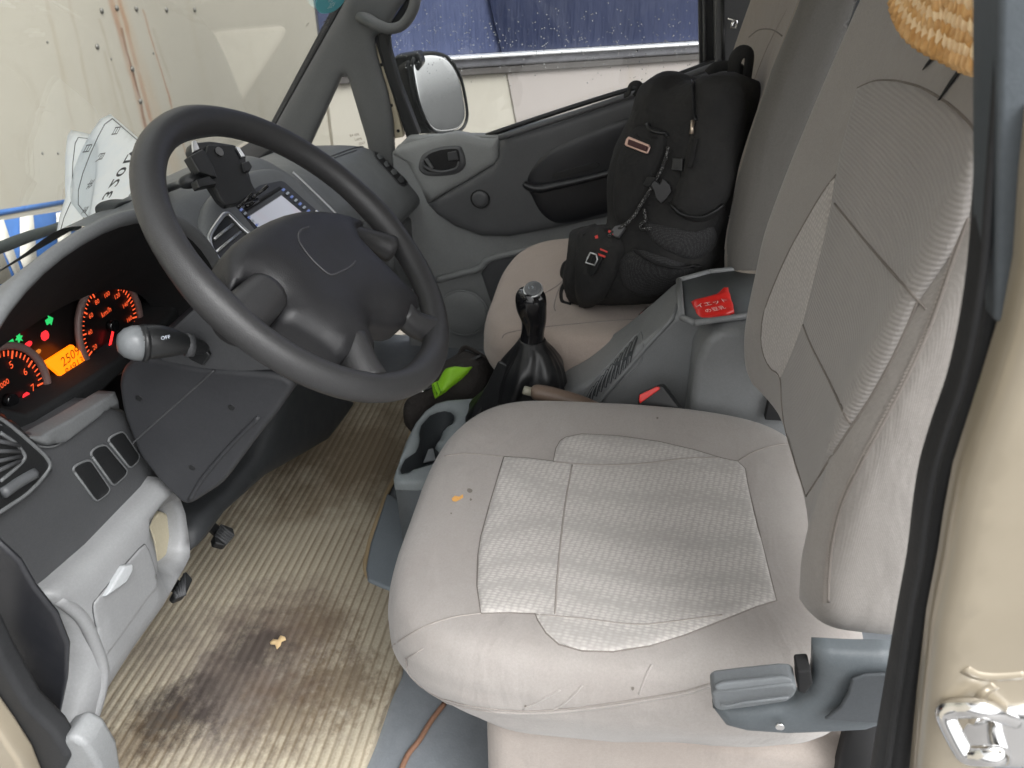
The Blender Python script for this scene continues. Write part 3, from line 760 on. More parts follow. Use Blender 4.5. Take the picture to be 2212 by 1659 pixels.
# sill under the gauges and lower driver panel
box_t = slab('cluster_shelf', [(-120, 830), (-20, 905), (48, 935), (90, 930), (200, 870), (345, 730), (430, 660), (400, 640), (335, 716), (268, 768), (200, 814), (140, 852), (95, 879), (62, 893), (20, 884)], PY(.87), .06, HOODM, dash, bevel=.006)
lpn = puff('driver_lower_panel', [(-260, 780), (-60, 880), (20, 918), (50, 934), (78, 934), (120, 915), (205, 862), (262, 885), (300, 960), (338, 1020), (352, 1050), (300, 1180), (120, 1330), (60, 1290), (0, 1200), (-200, 1000)], PY(.845), DASHD, dash, h=.010, w=.018, s=.02, skirt=.05)
SL = Surf(lpn)
puff('cluster_surround', [(-60, 884), (0, 914), (48, 941), (84, 941), (150, 905), (205, 872), (248, 846), (258, 884), (240, 880), (140, 955), (100, 962), (62, 950), (-30, 912)], PY(.832), DASH, dash, h=.003, w=.004, s=.01, skirt=.02)
seam('panel_line', [(0, 918), (30, 938), (70, 960), (100, 966), (130, 955), (190, 905), (238, 872)], SL, DASH, dash, r=.0012, lift=.002)
for q in ([(153, 1012), (170, 1000), (192, 993), (235, 1056), (230, 1066), (206, 1084)], [(192, 979), (205, 966), (225, 960), (273, 1017), (268, 1028), (243, 1050)], [(230, 950), (243, 940), (263, 931), (299, 984), (296, 996), (279, 1012)]):
    qq = rnd(q, 9)
    b_ = decal('switch_blank', [(p.x, p.y) for p in qq], SL, BLK, dash, s=9, h=.002, w=.004, lift=.001)
    seam('blank_rim', [(p.x, p.y) for p in qq] + [(qq[0].x, qq[0].y)], SL, DASH, b_, r=.0015, sm=0, lift=.001)
# driver side air vent
vo = [(-60, 880), (0, 905), (30, 926), (70, 960), (101, 990), (104, 1015), (60, 1065), (0, 1106), (-60, 1150)]
vn = decal('air_vent', vo, SL, BLK, dash, s=14, lift=.004, h=.003, w=.004)
SV = Surf(vn)
seam('vent_rim', vo, SV, DASH, vn, r=.0022, sm=3)
seam('vent_rim', [(0, 935), (30, 955), (50, 978), (52, 992), (30, 1015), (0, 1040)], SV, DASH, vn, r=.002, sm=3)
for k in range(4): seam('vent_fin', [(-20, 950+k*24), (38, 962+k*14 - (k*k))], SV, DASHD, vn, r=.0022, sm=0, lift=.002)
seam('vent_dial', [(2, 1066), (40, 1040), (72, 1022)], SV, plastic('dial', (84, 86, 88), .4), vn, r=.006, sm=3, lift=.001)
# left end of the dash
endp = slab('dash_end', [(-200, 980), (0, 1178), (40, 1215), (72, 1270), (120, 1330), (146, 1395), (142, 1470), (118, 1590), (60, 1540), (0, 1440), (-200, 1300)], PX(-.745), .006, NAVY, dash, bevel=.006)
0 and tube('end_seal', [PX(-.748).px(u, v) for u, v in ((-60, 1120), (0, 1183), (45, 1225), (76, 1278), (92, 1298))], .003, DASH, dash, sm=4, seg=8)
# silver panel
sil = [(78, 1290), (98, 1268), (200, 1178), (320, 1052), (335, 1030), (350, 1033), (372, 1060), (388, 1105), (397, 1165), (394, 1205), (372, 1245), (330, 1318), (262, 1412), (212, 1490), (186, 1550), (175, 1600), (130, 1640), (120, 1580), (145, 1510), (162, 1440), (155, 1375), (125, 1322)]
op_ = [(321, 1132), (334, 1108), (355, 1090), (370, 1086), (380, 1110), (385, 1160), (379, 1200), (340, 1233), (338, 1200), (333, 1171)]
SPL = PY(.825)
sp = puff('silver_panel', sil, SPL, GREYL, dash, h=.022, w=.03, s=.012, skirt=.05, holes=[op_])
SS = Surf(sp)
tube('panel_rim', [Surf(sp).f(u, v)[0] for u, v in ()] or [SPL.px(110, 1290)+SPL.n*.008, SPL.px(150, 1330)+SPL.n*.014, SPL.px(177, 1390)+SPL.n*.016, SPL.px(190, 1450)+SPL.n*.018, SPL.px(180, 1520)+SPL.n*.016, SPL.px(165, 1580)+SPL.n*.012], .007, GREYL, sp, sm=4)
lidp = decal('storage_lid', [(200, 1310), (215, 1285), (300, 1185), (316, 1182), (326, 1205), (336, 1240), (338, 1268), (318, 1292), (222, 1425), (210, 1400), (206, 1350)], SS, GREYL, sp, s=9, h=.0015, w=.003, lift=.0005, smooth_pts=2)
seam('lid_gap', [(222, 1425), (210, 1400), (206, 1350), (200, 1310), (215, 1285), (300, 1185), (316, 1182), (326, 1205), (336, 1240), (338, 1268)], SS, DASHD, sp, r=.0009, sm=3)
slab('lid_handle', [(228, 1290), (240, 1272), (270, 1222), (288, 1218), (289, 1232), (275, 1258), (248, 1278)], Plane((0, -1, .1), SS.f(255, 1255)[0]+Vector((0, -.008, 0))), .010, plastic('handle_grey', (168, 171, 173), .38, grain=0), lidp, bevel=.0025)
slab('relay_box', [(322, 1140), (336, 1118), (350, 1104), (368, 1112), (376, 1160), (366, 1188), (345, 1228), (336, 1200), (334, 1170)], PY(.838), .05, plastic('beige_plastic', (168, 160, 138), .5, grain=0), dash, bevel=.004)
slab('opening_back', [(300, 1120), (340, 1060), (400, 1080), (400, 1210), (340, 1260), (310, 1200)], PY(.88), .01, GAP, dash, bevel=0)
# knee panel, lower column trims and beam
knb = puff('centre_lower_trim', [(590, 850), (620, 815), (700, 830), (760, 868), (735, 905), (700, 950), (640, 985), (560, 1030), (470, 1110), (430, 1165), (396, 1200), (398, 1150), (420, 1110), (480, 1060), (540, 985)], PY(.83), plastic('lower_trim', (48, 50, 52), .5), dash, h=.02, w=.035, s=.015, skirt=.08)
slab('lower_beam', [(398, 1160), (440, 1120), (560, 1040), (700, 930), (800, 850), (780, 840), (640, 930), (520, 990), (400, 1090)], PY(.90), .03, DASHD, dash, bevel=.008)
# centre bezel with screen
BZ = Plane((0, -.669, .743), (0, .856, .712))
bzo = [(431, 470), (430, 490), (433, 522), (445, 548), (465, 585), (560, 620), (760, 560), (735, 500), (712, 468), (660, 415), (629, 385), (606, 374), (575, 368), (535, 373), (500, 388), (466, 412), (441, 440)]
bz = puff('centre_bezel', cr([(a, b, 0) for a, b in bzo], 3), BZ, DASH, dash, h=.012, w=.022, s=.012, skirt=.05)
tube('chrome_strip', [BZ.px(u, v)+BZ.n*.013 for u, v in ((624, 384), (634, 392), (680, 436), (712, 468), (740, 498))], .0022, SILV, dash, seg=6, sm=3)
SBZ = Plane(BZ.n, BZ.p + BZ.n*.0125)
rad = thing('car_stereo', 'double height screen stereo with blue lit buttons in the centre of the dashboard', 'car stereo', tuple(BZ.px(620, 450)))
rb = slab('stereo_body', [(505, 440), (516, 428), (560, 398), (606, 388), (616, 392), (660, 432), (705, 470), (640, 530), (560, 510)], SBZ, .01, BLK, rad, bevel=.003)
S3 = Plane(BZ.n, SBZ.p + BZ.n*.0015); S4 = Plane(BZ.n, SBZ.p + BZ.n*.003)
slab('disc_slot', [(528, 447), (604, 402), (609, 407), (534, 455)], S3, .001, GAP, rad, bevel=0)
slab('stereo_frame', [(530, 463), (606, 411), (615, 416), (612, 421), (540, 468)], S4, .004, DASHD, rad, bevel=.0008)
scr = M('stereo_screen', lin((196, 198, 208)), .12); scr.mix(scr.ramp(scr.noise(14, 2), [(.45, 0.0), (.7, .5)]), lin((205, 176, 184))); scr.emit((.70, .72, .78), .08)  # pale reflection on the screen put into its colour and a faint glow
slab('stereo_screen', [(538, 466), (607, 421), (656, 462), (600, 510), (566, 496)], S4, .003, scr.m, rad, bevel=0, smooth=False)
BLUE = M('button_blue', (.05, .08, .2), .3).emit((.25, .35, .8), .12).m
WHT = M('button_mark', (.5, .55, .62), .4).m
for k in range(8):
    u, v = 612+k*9.0, 409+k*7.6
    slab('button', [(u-3, v), (u+1, v-3.4), (u+5, v), (u+1, v+3.4)], S4, .002, BLUE if k % 2 == 0 else WHT, rad, bevel=.0004)
for k in range(5):
    u, v = 521+k*8.6, 452+k*8.0
    slab('button', [(u-3, v), (u+1, v-3.4), (u+5, v), (u+1, v+3.4)], S4, .002, BLUE if k % 2 == 0 else WHT, rad, bevel=.0004)
disc('stereo_knob', S4.px(684, 460)+BZ.n*.002, BZ.n, .004, .003, CHR, rad, seg=16, dome=.002)
# centre vent
vv = [(474, 471), (484, 463), (494, 466), (520, 490), (545, 512), (575, 548), (500, 590), (476, 572), (455, 540), (450, 520), (453, 502)]
cv_ = slab('centre_vent', [tuple(p)[:2] for p in cr([(a, b, 0) for a, b in vv], 3)], SBZ, .012, BLK, dash, bevel=.002)
tube('vent_surround', [SBZ.px(u, v)+BZ.n*.002 for u, v in ((575, 548), (545, 515), (520, 492), (497, 468), (487, 464), (478, 470), (456, 502), (451, 520), (457, 542), (478, 572), (500, 590))], .0034, SILV, cv_, seg=8, sm=3)
for q in ((461, 519, 501, 487), (466, 546, 518, 503), (478, 566, 540, 522)):
    tube('vent_fin', [SBZ.px(q[0], q[1])+BZ.n*.002, SBZ.px(q[2], q[3])+BZ.n*.002], .0022, SILV if q[1] < 560 else DASH, cv_, seg=6)
# passenger side vent
pv = [(808, 330), (820, 322), (832, 326), (858, 358), (880, 388), (876, 400), (862, 398), (838, 372), (812, 344)]
pvo = decal('side_vent', pv, SB_, GAP, dash, s=6, lift=.002)
for k in range(4):
    u, v = 816+k*15, 334+k*17
    decal('vent_fin', [(u-4, v+4), (u+4, v-6), (u+11, v+0), (u+10, v+9), (u+2, v+12)], SB_, DASH if k < 3 else DASHD, pvo, s=5, lift=.003, h=.002, w=.003)
seam('vent_rim', pv+[pv[0]], SB_, DASHD, pvo, r=.0022, sm=3)
seam('demister_line', [(716, 338), (760, 322), (786, 316)], SB_, DASHD, dash, r=.0016, lift=.001)
seam('demister_line', [(722, 342), (770, 325)], SB_, DASHD, dash, r=.0012, lift=.001)
slab('passenger_lower_trim', [(850, 505), (880, 475), (912, 446), (925, 452), (930, 520), (925, 600), (880, 640), (850, 580)], PY(.80), .06, DASH, dash, bevel=.012)
slab('glovebox_underside', [(770, 560), (820, 540), (900, 560), (905, 640), (880, 700), (800, 720), (760, 680)], PY(.88), .1, DASHD, dash, bevel=.01)


# ------------------------------------------------------------------ steering column and stalk
AX = Vector((0, math.sin(R(45)), -math.sin(R(45)))); WC = Vector((-.38, .600, .780)); UPV = Vector((0, math.cos(R(45)), math.sin(R(45)))); XV = Vector((1, 0, 0))
col = thing('steering_column', 'dark grey steering column cover behind the wheel', 'steering column', tuple(WC + AX*.2))
def sq(c, hx, hu, n=32, p=3.2, sx=0):
    o = []
    for k in range(n):
        a = 2*math.pi*k/n; ca, sa = math.cos(a), math.sin(a)
        o.append(c + XV*(hx*math.copysign(abs(ca)**(2/p), ca)+sx) + UPV*hu*math.copysign(abs(sa)**(2/p), sa))
    return o
SHR = plastic('shroud_plastic', (48, 49, 52), .5)
CX_ = PX(-.46)
slab('upper_cover', rnd([(440, 648), (372, 712), (318, 760), (390, 806), (440, 812), (600, 800), (590, 720), (520, 650)], 14), CX_, .15, DASHD, col, bevel=.022, segs=6)
LCV = slab('lower_cover', rnd([(253, 828), (264, 792), (300, 770), (436, 796), (600, 808), (640, 830), (600, 890), (545, 960), (480, 1048), (402, 1098), (350, 1050), (298, 985), (262, 890)], 22), PX(-.463), .17, SHR, col, bevel=.026, segs=6)
LCS = Surf(LCV)
seam('cover_joint', [(462, 800), (420, 838), (350, 900), (300, 945), (284, 960)], LCS, DASHD, col, r=.0012)
seam('cover_crease', [(560, 900), (500, 960), (440, 1030), (410, 1080)], LCS, SHR, col, r=.003)
for _u, _v in ((300, 860), (500, 880), (415, 1010)): disc('cover_screw', LCS.f(_u, _v)[0]+LCS.last[1]*.0005, LCS.last[1], .004, .002, BLK, col, seg=12)
slab('stalk_slot', [(410, 740), (424, 736), (454, 768), (438, 792), (406, 776)], PX(-.4655), .006, BLK, col, bevel=.002)
SC_ = None
stk = thing('indicator_stalk', 'black indicator stalk with grey rounded tip left of the column', 'stalk', tuple(PX(-.50).px(350, 745)))
SP_ = [(292, 741, -.515), (310, 739, -.51), (345, 738, -.50), (380, 741, -.49), (408, 745, -.48), (440, 752, -.46)]
P_ = [PX(x).px(u, v) for u, v, x in SP_]
d_ = (P_[3]-P_[0]).normalized()
tube('stalk_body', [P_[0]+d_*.009]+P_[1:], [.0184, .0178, .0172, .0138, .0095, .007], BLK, stk, sm=5, seg=20)
tube('stalk_tip', [P_[0]-d_*.017, P_[0]-d_*.0155, P_[0]-d_*.010, P_[0]-d_*.003, P_[0]+d_*.009], [.001, .009, .0145, .0174, .0185], plastic('stalk_grey', (108, 111, 113), .35, grain=0), stk, seg=20)
tube('tip_ring', [P_[0]+d_*.005, P_[0]+d_*.008, P_[0]+d_*.011], [.0186, .0192, .0188], BLK, stk, seg=24)
tube('stalk_collar', [P_[4]-d_*.004, P_[4]+d_*.004], .0125, DASHD, stk, seg=16)
js = []
text('t', 'OFF', PX(-.58).px(372, 748)+Vector((-.006, -.0, .012)), (.6, -.8, 0), (-.1, .1, 1), .0045, WHT, join=js)
multi('stalk_marks', js, WHT, stk, smooth=False)

# ------------------------------------------------------------------ steering wheel
wh = thing('steering_wheel', 'dark grey four spoke steering wheel with padded hub', 'steering wheel', tuple(WC))
RR = .1795
rimp = []; rr_ = []
for k in range(96):
    a = 2*math.pi*k/96; rimp.append(WC + XV*math.cos(a)*RR + UPV*math.sin(a)*RR)
    b = .0158 + .0016*max(0, math.cos(4*a+.6))**3; rr_.append(b)
tube('rim', rimp, rr_, WHEELM, wh, closed=True, seg=20)
WN = -AX
HP = Plane(WN, WC + WN*(-.004))
hub_o = [(483, 590), (481, 560), (488, 543), (502, 529), (524, 512), (548, 497), (576, 483), (605, 472), (630, 466), (655, 464), (682, 464), (708, 467), (733, 473), (756, 481), (772, 487), (784, 492), (764, 510), (770, 532), (798, 561), (838, 600), (881, 642), (896, 658), (899, 670), (893, 682), (868, 708), (852, 713), (836, 712), (805, 708), (786, 712), (790, 730), (800, 751), (808, 758), (795, 762), (762, 768), (731, 783), (712, 768), (688, 749), (638, 719), (605, 703), (598, 690), (594, 661), (575, 634), (548, 618), (521, 614), (505, 622), (494, 632)]
hub = puff('hub_pad', hub_o, HP, HUBM, wh, h=.026, w=.045, s=.008, skirt=.022, rings=(.03, .08, .16, .28, .45, .7, 1.0))
for v_ in hub.data.vertices: pass
SH = Surf(hub)
seam('badge_outline', [(668, 490), (652, 496), (645, 508), (649, 526), (675, 561), (706, 589), (720, 593), (738, 586), (757, 576), (768, 564)], SH, plastic('seam_grey', (66, 66, 68), .4, grain=0), hub, r=.0011)
def spoke(pts, rs, name='spoke'): tube(name, [HP.px(u, v)+WN*z for u, v, z in pts], rs, WHEELM, wh, sm=5, seg=14, flat=1, up=None)
tube('spoke', [HP.px(570, 640)+WN*.005, HP.px(540, 668)+WN*.0, HP.px(505, 700)-WN*.003], [.022, .023, .022], WHEELM, wh, sm=4, seg=16)
tube('spoke', [HP.px(752, 735)+WN*.002, HP.px(778, 788)+WN*.0, HP.px(800, 825)-WN*.0], [.019, .019, .020], WHEELM, wh, sm=4, seg=16)
tube('spoke', [HP.px(862, 680)+WN*.004, HP.px(895, 700)+WN*.0, HP.px(935, 715)-WN*.0], [.016, .016, .018], WHEELM, wh, sm=4, seg=16)
tube('spoke', [HP.px(725, 500)+WN*.0, HP.px(790, 508)-WN*.004, HP.px(845, 535)-WN*.002], [.014, .012, .018], WHEELM, wh, sm=4, seg=16)
loft('hub_back', [sq(WC + AX*d, hx, hu, p=2.4) for d, hx, hu in ((.0, .05, .04), (.02, .055, .042), (.045, .05, .04), (.07, .045, .04))], BLK, wh)

# ------------------------------------------------------------------ phone holder
ph = thing('phone_holder', 'empty black clamp phone holder on a bent arm above the dashboard', 'phone holder', tuple(PY(.83).px(480, 390)))
HPn = Plane((-.15, -.80, .45), PY(.83).px(480, 390))
slab('cradle_back', rnd([(411, 325), (415, 308), (455, 304), (508, 312), (533, 336), (532, 345), (545, 395), (562, 425), (540, 436), (494, 446), (478, 432), (445, 380)], 6), HPn, .014, BLK, ph, bevel=.003)
HP2 = Plane(HPn.n, HPn.p + HPn.n*.006)
slab('cradle_face', rnd([(450, 312), (500, 312), (519, 345), (545, 398), (548, 420), (512, 440), (490, 444), (480, 432), (462, 396), (440, 345)], 5), HP2, .008, plastic('holder_face', (30, 31, 32), .5, grain=0), ph, bevel=.002)
disc('pivot_screw', HP2.px(473, 328)+HPn.n*.002, HPn.n, .007, .004, GLOSSB, ph, seg=20)
slab('clamp_arm', [(411, 336), (440, 321), (462, 360), (470, 384), (432, 372)], Plane(HPn.n, HPn.p + HPn.n*.012), .016, BLK, ph, bevel=.002)
slab('clamp_arm', [(424, 388), (452, 378), (470, 398), (432, 406)], Plane(HPn.n, HPn.p + HPn.n*.010), .014, BLK, ph, bevel=.002)
slab('clamp_arm', [(523, 352), (538, 346), (546, 360), (540, 370), (529, 372)], Plane(HPn.n, HPn.p + HPn.n*.010), .014, BLK, ph, bevel=.002)
slab('phone_edge', [(416, 304), (424, 303), (432, 322), (418, 328)], HP2, .004, SILV, ph, bevel=.001)
slab('phone_edge', [(510, 316), (518, 318), (531, 338), (523, 339)], HP2, .004, SILV, ph, bevel=.001)
for a_, b_ in (((516, 450), (527, 428)), ((548, 430), (560, 412))):
    tube('support_hook', [HP2.px(a_[0]-6, a_[1])+HPn.n*.004, HP2.px(a_[0]+4, a_[1]-8)+HPn.n*.004, HP2.px(b_[0]-2, b_[1]+4)+HPn.n*.012, HP2.px(b_[0]+4, b_[1]-2)+HPn.n*.014], .0026, GLOSSB, ph, sm=3, seg=8)
tube('support_hook', [HP2.px(528, 448)+HPn.n*.004, HP2.px(553, 434)+HPn.n*.004], .003, GLOSSB, ph, seg=8)
tube('arm', [HPn.px(436, 380)-HPn.n*.01, HPn.px(415, 386)-HPn.n*.012, PY(.90).px(385, 398), PY(.94).px(345, 414), PY(.98).px(310, 428), PY(1.0).px(280, 442)], [.011, .0095, .006, .006, .006, .008], BLK, ph, sm=4, seg=12)
slab('suction_base', rnd([(246, 448), (258, 438), (280, 432), (325, 432), (325, 475), (250, 475)], 8), PY(.96), .03, plastic('base_black', (44, 47, 47), .5), ph, bevel=.008)

# ------------------------------------------------------------------ windscreen, papers, sticker, wiper
WSN = Vector((0, .281, .208)).normalized()   # pane runs back and up: direction (0,-.208,.281)
WS_P = Plane((0, .281, .208), Vector((0, 1.128, .640)))
wsc = thing('windscreen', 'raked windscreen glass with a round teal sticker in its far upper corner', 'windscreen', (0, 1.13, .62))
def wsq(x, s): return Vector((x, 1.135-.208*s, .635+.281*s))
slabP('pane', [wsq(-.76, 0), wsq(.74, 0), wsq(.72, 2.4), wsq(-.74, 2.4)], (0, .003, .002), gl, wsc, bevel=0, smooth=False)
TEAL = M('sticker_teal', lin((96, 190, 200)), .5).m
WI = Plane((0, .281, .208), Vector((0, 1.124, .636)))
st_ = slab('sticker', [tuple(p)[:2] for p in cr([(682, 12), (690, -10), (720, -18), (744, 0), (735, 14), (715, 27), (692, 28), (684, 22)], 3)] if False else [(p.x, p.y) for p in cr([(682, 12, 0), (690, -10, 0), (720, -18, 0), (744, -4, 0), (735, 14, 0), (715, 27, 0), (692, 28, 0)], 4)], WI, .0006, TEAL, wsc, bevel=0, smooth=False)
js = []; wh_ = M('sticker_text', lin((225, 240, 240)), .5).m
ex_ = (WI.px(740, 0)-WI.px(690, 12)).normalized(); eu_ = (WI.px(715, -20)-WI.px(715, 20)).normalized()
WI2 = Plane((0, .281, .208), Vector((0, 1.1225, .635)))
text('t', '2024', WI2.px(716, 12), ex_, eu_, .020, wh_, join=js)
text('t', '年检', WI2.px(716, -1), ex_, eu_, .018, wh_, join=js)
multi('sticker_text', js, wh_, st_, smooth=False)
js = []
for k, s_ in enumerate(('LAMINATED', 'E4 43R 00', '0047')): text('t', s_, WI2.px(704, 46+k*8), ex_, eu_, .009, mark, join=js)
text('t', '中', WI2.px(663, 55), ex_, eu_, .014, TEAL, join=js)
multi('glass_marks', js, mark, wsc, smooth=False)
# temporary plates
PAP = M('paper_blue_white', lin((226, 236, 240)), .7)
_tr = PAP.nt.nodes.new('ShaderNodeBsdfTranslucent'); _tr.inputs[0].default_value = (.92, .95, .97, 1)
_ms = PAP.nt.nodes.new('ShaderNodeMixShader'); _ms.inputs[0].default_value = .75
PAP.L(PAP.b.outputs[0], _ms.inputs[1]); PAP.L(_tr.outputs[0], _ms.inputs[2]); PAP.L(_ms.outputs[0], PAP.nt.nodes['Material Output'].inputs['Surface'])
PAP.mix(PAP.ramp(PAP.noise(16, 3), [(.5, 0.0), (.7, .8)]), lin((176, 208, 236)))
tcn = PAP.ramp(PAP.vor(420), [(.2, .25), (.45, 0.0)]); PAP.mix(tcn, lin((150, 180, 205)))
INK = M('ink_grey', lin((128, 128, 130)), .7).m
def paper(px, pl, lab, rows):
    t = thing('paper_plate', lab, 'paper plate', tuple(pl.px(*px[0])), 'paper temporary plates in the windscreen')
    cf = lambda x, y: pl.f(x, y)
    P2 = [pl.to2(pl.px(a, b)) for a, b in [(p.x, p.y) for p in cr([(a, b, 0) for a, b in px], 2)]]
    sh = patch2('sheet', [pl.to2(pl.px(a, b)) for a, b in px], pl.f, .012, PAP.m, t, hf=lambda x, y: .004*math.sin(x*30+y*22), skirt=.0006)
    js = []
    L = [(a, b) for a, b in px]
    cx = sum(a for a, b in L)/len(L); cy = sum(b for a, b in L)/len(L)
    for s_, u, v, sz in rows:
        js = []; text('t', s_, pl.px(u, v)+pl.n*.008, pl.px(262, 330)-pl.px(184, 471), pl.px(240, 400)-pl.px(200, 372), sz, INK, join=js, bold=.012)
        multi('printed_line', js, INK, t, smooth=False)
    q = [(cx+(a-cx)*.94, cy+(b-cy)*.95) for a, b in L]
    tube('border', [pl.px(a, b)+pl.n*.0055 for a, b in q], .0006, INK, t, closed=True, seg=4)
PPL = Plane((0, .281, .208), (0, 1.105, .622)); PPL2 = Plane((0, .281, .208), (0, 1.113, .628))
paper([(235, 244), (217, 257), (202, 285), (184, 325), (167, 369), (157, 408), (157, 440), (184, 473), (232, 480), (262, 440), (290, 400), (312, 340), (297, 297)], PPL, 'larger white paper plate printed with grey figures, leaning in front in the windscreen',
      [('川', 190, 468, .030), ('H', 204, 446, .036), ('3', 221, 414, .036), ('2', 236, 388, .036), ('0', 250, 364, .036), ('L', 266, 336, .036), ('W', 282, 312, .036), ('年', 182, 390, .017), ('月', 205, 330, .017), ('日', 238, 274, .018), ('至', 172, 446, .014)])
paper([(160, 286), (180, 288), (199, 292), (200, 360), (190, 440), (180, 500), (120, 500), (128, 470), (146, 429), (146, 403), (148, 343), (153, 299)], PPL2, 'smaller white paper plate standing behind the larger one in the windscreen',
      [('日', 176, 312, .018)])
tube('x', [(0, 1.1, .7), (0, 1.1, .71)], .001, BLK)
bpy.data.objects.remove(bpy.data.objects['x'])
wp = tube('wiper_arm', [PY(1.20).px(u, v) for u, v in ((-60, 555), (0, 535), (60, 512), (120, 492), (150, 470))], [.007, .009, .009, .007, .004], plastic('wiper_black', (52, 58, 56), .6), None, sm=4)
tag(wp, 'dark wiper arm resting outside at the foot of the windscreen', 'wiper')
# ------------------------------------------------------------------ seats
def sup(n, hx, hy, p, cx=0, cy=0):
    o = []
    for k in range(n):
        a = 2*math.pi*k/n; c, s = math.cos(a), math.sin(a)
        o.append((cx + hx*math.copysign(abs(c)**(2/p), c), cy + hy*math.copysign(abs(s)**(2/p), s)))
    return o
def cushion(cx, parent, near=-1, mt=None, name='cushion'):
    """seat cushion: top with raised side bolsters, rolled edge, gathered skirt"""
    n = 120; rings = []
    Y0, Y1 = -.04, .500; cy = (Y0+Y1)/2; hy = (Y1-Y0)/2; hx = .258
    def pt(k, f, dz, out):
        a = 2*math.pi*k/n; c, s = math.cos(a), math.sin(a); p = 4.6
        X = hx*math.copysign(abs(c)**(2/p), c); Y = hy*math.copysign(abs(s)**(2/p), s)
        X *= (1 - .03*max(0, -s)**2)                       # narrower at the rear
        X *= (1 - .07*max(0, s)**3)
        Y += .022*max(0, s)*(1-abs(c))                          # rounded nose
        x, y = X*f, Y*f
        r = math.hypot(X, Y); x += X/r*out; y += Y/r*out
        tx = abs(x)/hx
        z = .432 + .014*max(0, (tx-.45)/.55)**1.3 - .010*(1-min(1, tx/.6)) - .010*max(0, (y/hy))**4
        z += .003*math.sin(y*22+x*9)*f*.6
        return Vector((cx+x, cy+y, z+dz))
    prof = [(.02, 0, 0), (.2, 0, 0), (.4, 0, 0), (.58, 0, 0), (.72, 0, 0), (.82, 0, 0), (.89, -.001, 0), (.935, -.004, 0), (.965, -.009, 0), (.985, -.017, 0), (1, -.028, .0), (1, -.042, .004), (1, -.056, .006), (1, -.062, .0045), (1, -.070, .006), (1, -.085, .004), (1, -.10, -.002), (1, -.118, -.010), (1, -.135, -.022), (1, -.15, -.035), (1, -.16, -.06)]
    for j, (f, dz, out) in enumerate(prof):
        rg = []
        for k in range(n):
            p = pt(k, f, dz, out)
            if j >= 13:
                q = (j-13)/7; a = 2*math.pi*k/n
                wv = noise.noise(Vector((p.x*9+p.z*26, p.y*9-p.z*20, j*.02)))*.016*q + .006*q*math.sin(p.y*26+p.z*60)+.003*math.sin(p.y*55-p.z*40+1)*q
                d = Vector((p.x-cx, p.y-cy, 0)).normalized(); p += d*wv
                # cover hangs lower towards the front corner
                s_ = (p.y-cy)/hy
                p.z -= .012*q*max(0, 1-abs(s_-.4)) - .022*q*max(0, -s_)
            rg.append(p)
        rings.append(rg)
    return loft(name, rings, mt or FAB, parent, caps=True)
def backrest(cx, parent, mt=None, lean=.16, name='backrest', H=(.526, 1.16), bol=.045):
    rings = []; n = 96
    z0, z1 = H
    hs = [0, .012, .03, .06, .1, .16, .24, .33, .42, .52, .62, .72, .82, .9, .95, .98, 1.0]
    for i, h in enumerate(hs):
        z = z0 + (z1-z0)*h
        e = 1.0; ins_ = 0
        if h < .06: ins_ = .035*(1-math.sqrt(1-(1-h/.06)**2))
        if h > .9: ins_ = .05*(1-math.sqrt(max(0, 1-((h-.9)/.1)**2)))
        hw = .262 - .012*h - .012*max(0, h-.45)**1.3 - ins_
        th = .135 - .05*h
        yf = .098 - .02*h - .135*max(0, h-.32)**1.25     # front of the bolsters
        if h < .12: yf -= .012*(1-h/.12)
        rg = []
        for k in range(n):
            a = 2*math.pi*k/n; c, s = math.cos(a), math.sin(a); p = 4.0
            X = hw*math.copysign(abs(c)**(2/p), c); Yh = th/2*math.copysign(abs(s)**(2/p), s)
            y = yf - th/2 + Yh*(1-ins_*4)
            if s > 0:
                t = abs(X)/hw
                y -= bol*(1-h*.55)*max(0, 1-(t/.86)**3.2)*min(1, s*2.5)
            rg.append(Vector((cx+X, y, z)))
        rings.append(rg)
    # more rings
    cols = [cr([r[j] for r in rings], 3, False) for j in range(n)]
    rings = [[c[i] for c in cols] for i in range(len(cols[0]))]
    return loft(name, rings, mt or FAB, parent)
DS = thing('driver_seat', 'beige grey fabric driver seat nearest the camera with worn cushion', 'car seat', (-.36, .2, .03))
cu = cushion(-.36, DS); bk = backrest(-.365, DS, mt=fabric('backrest_fabric', (154, 150, 146)))
SCU = Surf(cu); SBK = Surf(bk)
box('seat_base', (-.585, -.05, .03), (-.14, .385, .31), FABD, DS, bevel=.03, segs=4)
PSX = .365
PS = thing('passenger_seat', 'beige grey fabric passenger seat beyond the console with a backpack on it', 'car seat', (PSX, .2, .03))
PF = fabric('passenger_seat_fabric', (184, 170, 160), stain=.15)
pcu = cushion(PSX-.02, PS, mt=PF); pbk = backrest(PSX+.02, PS, mt=fabric('passenger_back_fabric', (148, 140, 130), stain=.15))
box('seat_base', (PSX-.21, -.05, .03), (PSX+.21, .36, .31), DASHD, PS, bevel=.02)
SPC = Surf(pcu); SPB = Surf(pbk)
SEAM = plastic('stitching', (142, 136, 131), .9, grain=0)
SEAMD = plastic('seam_shadow', (116, 110, 105), .95, grain=0)
for q in ([(1145, 650), (1200, 620), (1222, 600), (1248, 585), (1262, 580)], [(1222, 598), (1205, 630), (1197, 660), (1200, 672)], [(1085, 730), (1100, 718), (1180, 706), (1300, 695), (1400, 688)]):
    seam('seam', q, SPC, SEAM, pcu, r=.0012)
seam('seam', [(1543, 585), (1541, 500), (1558, 400), (1602, 255), (1650, 120), (1700, 20)], SPB, SEAM, pbk, r=.0012)
seam('seam', [(1618, 80), (1640, 64), (1668, 64), (1690, 78)], SPB, SEAMD, pbk, r=.0012)
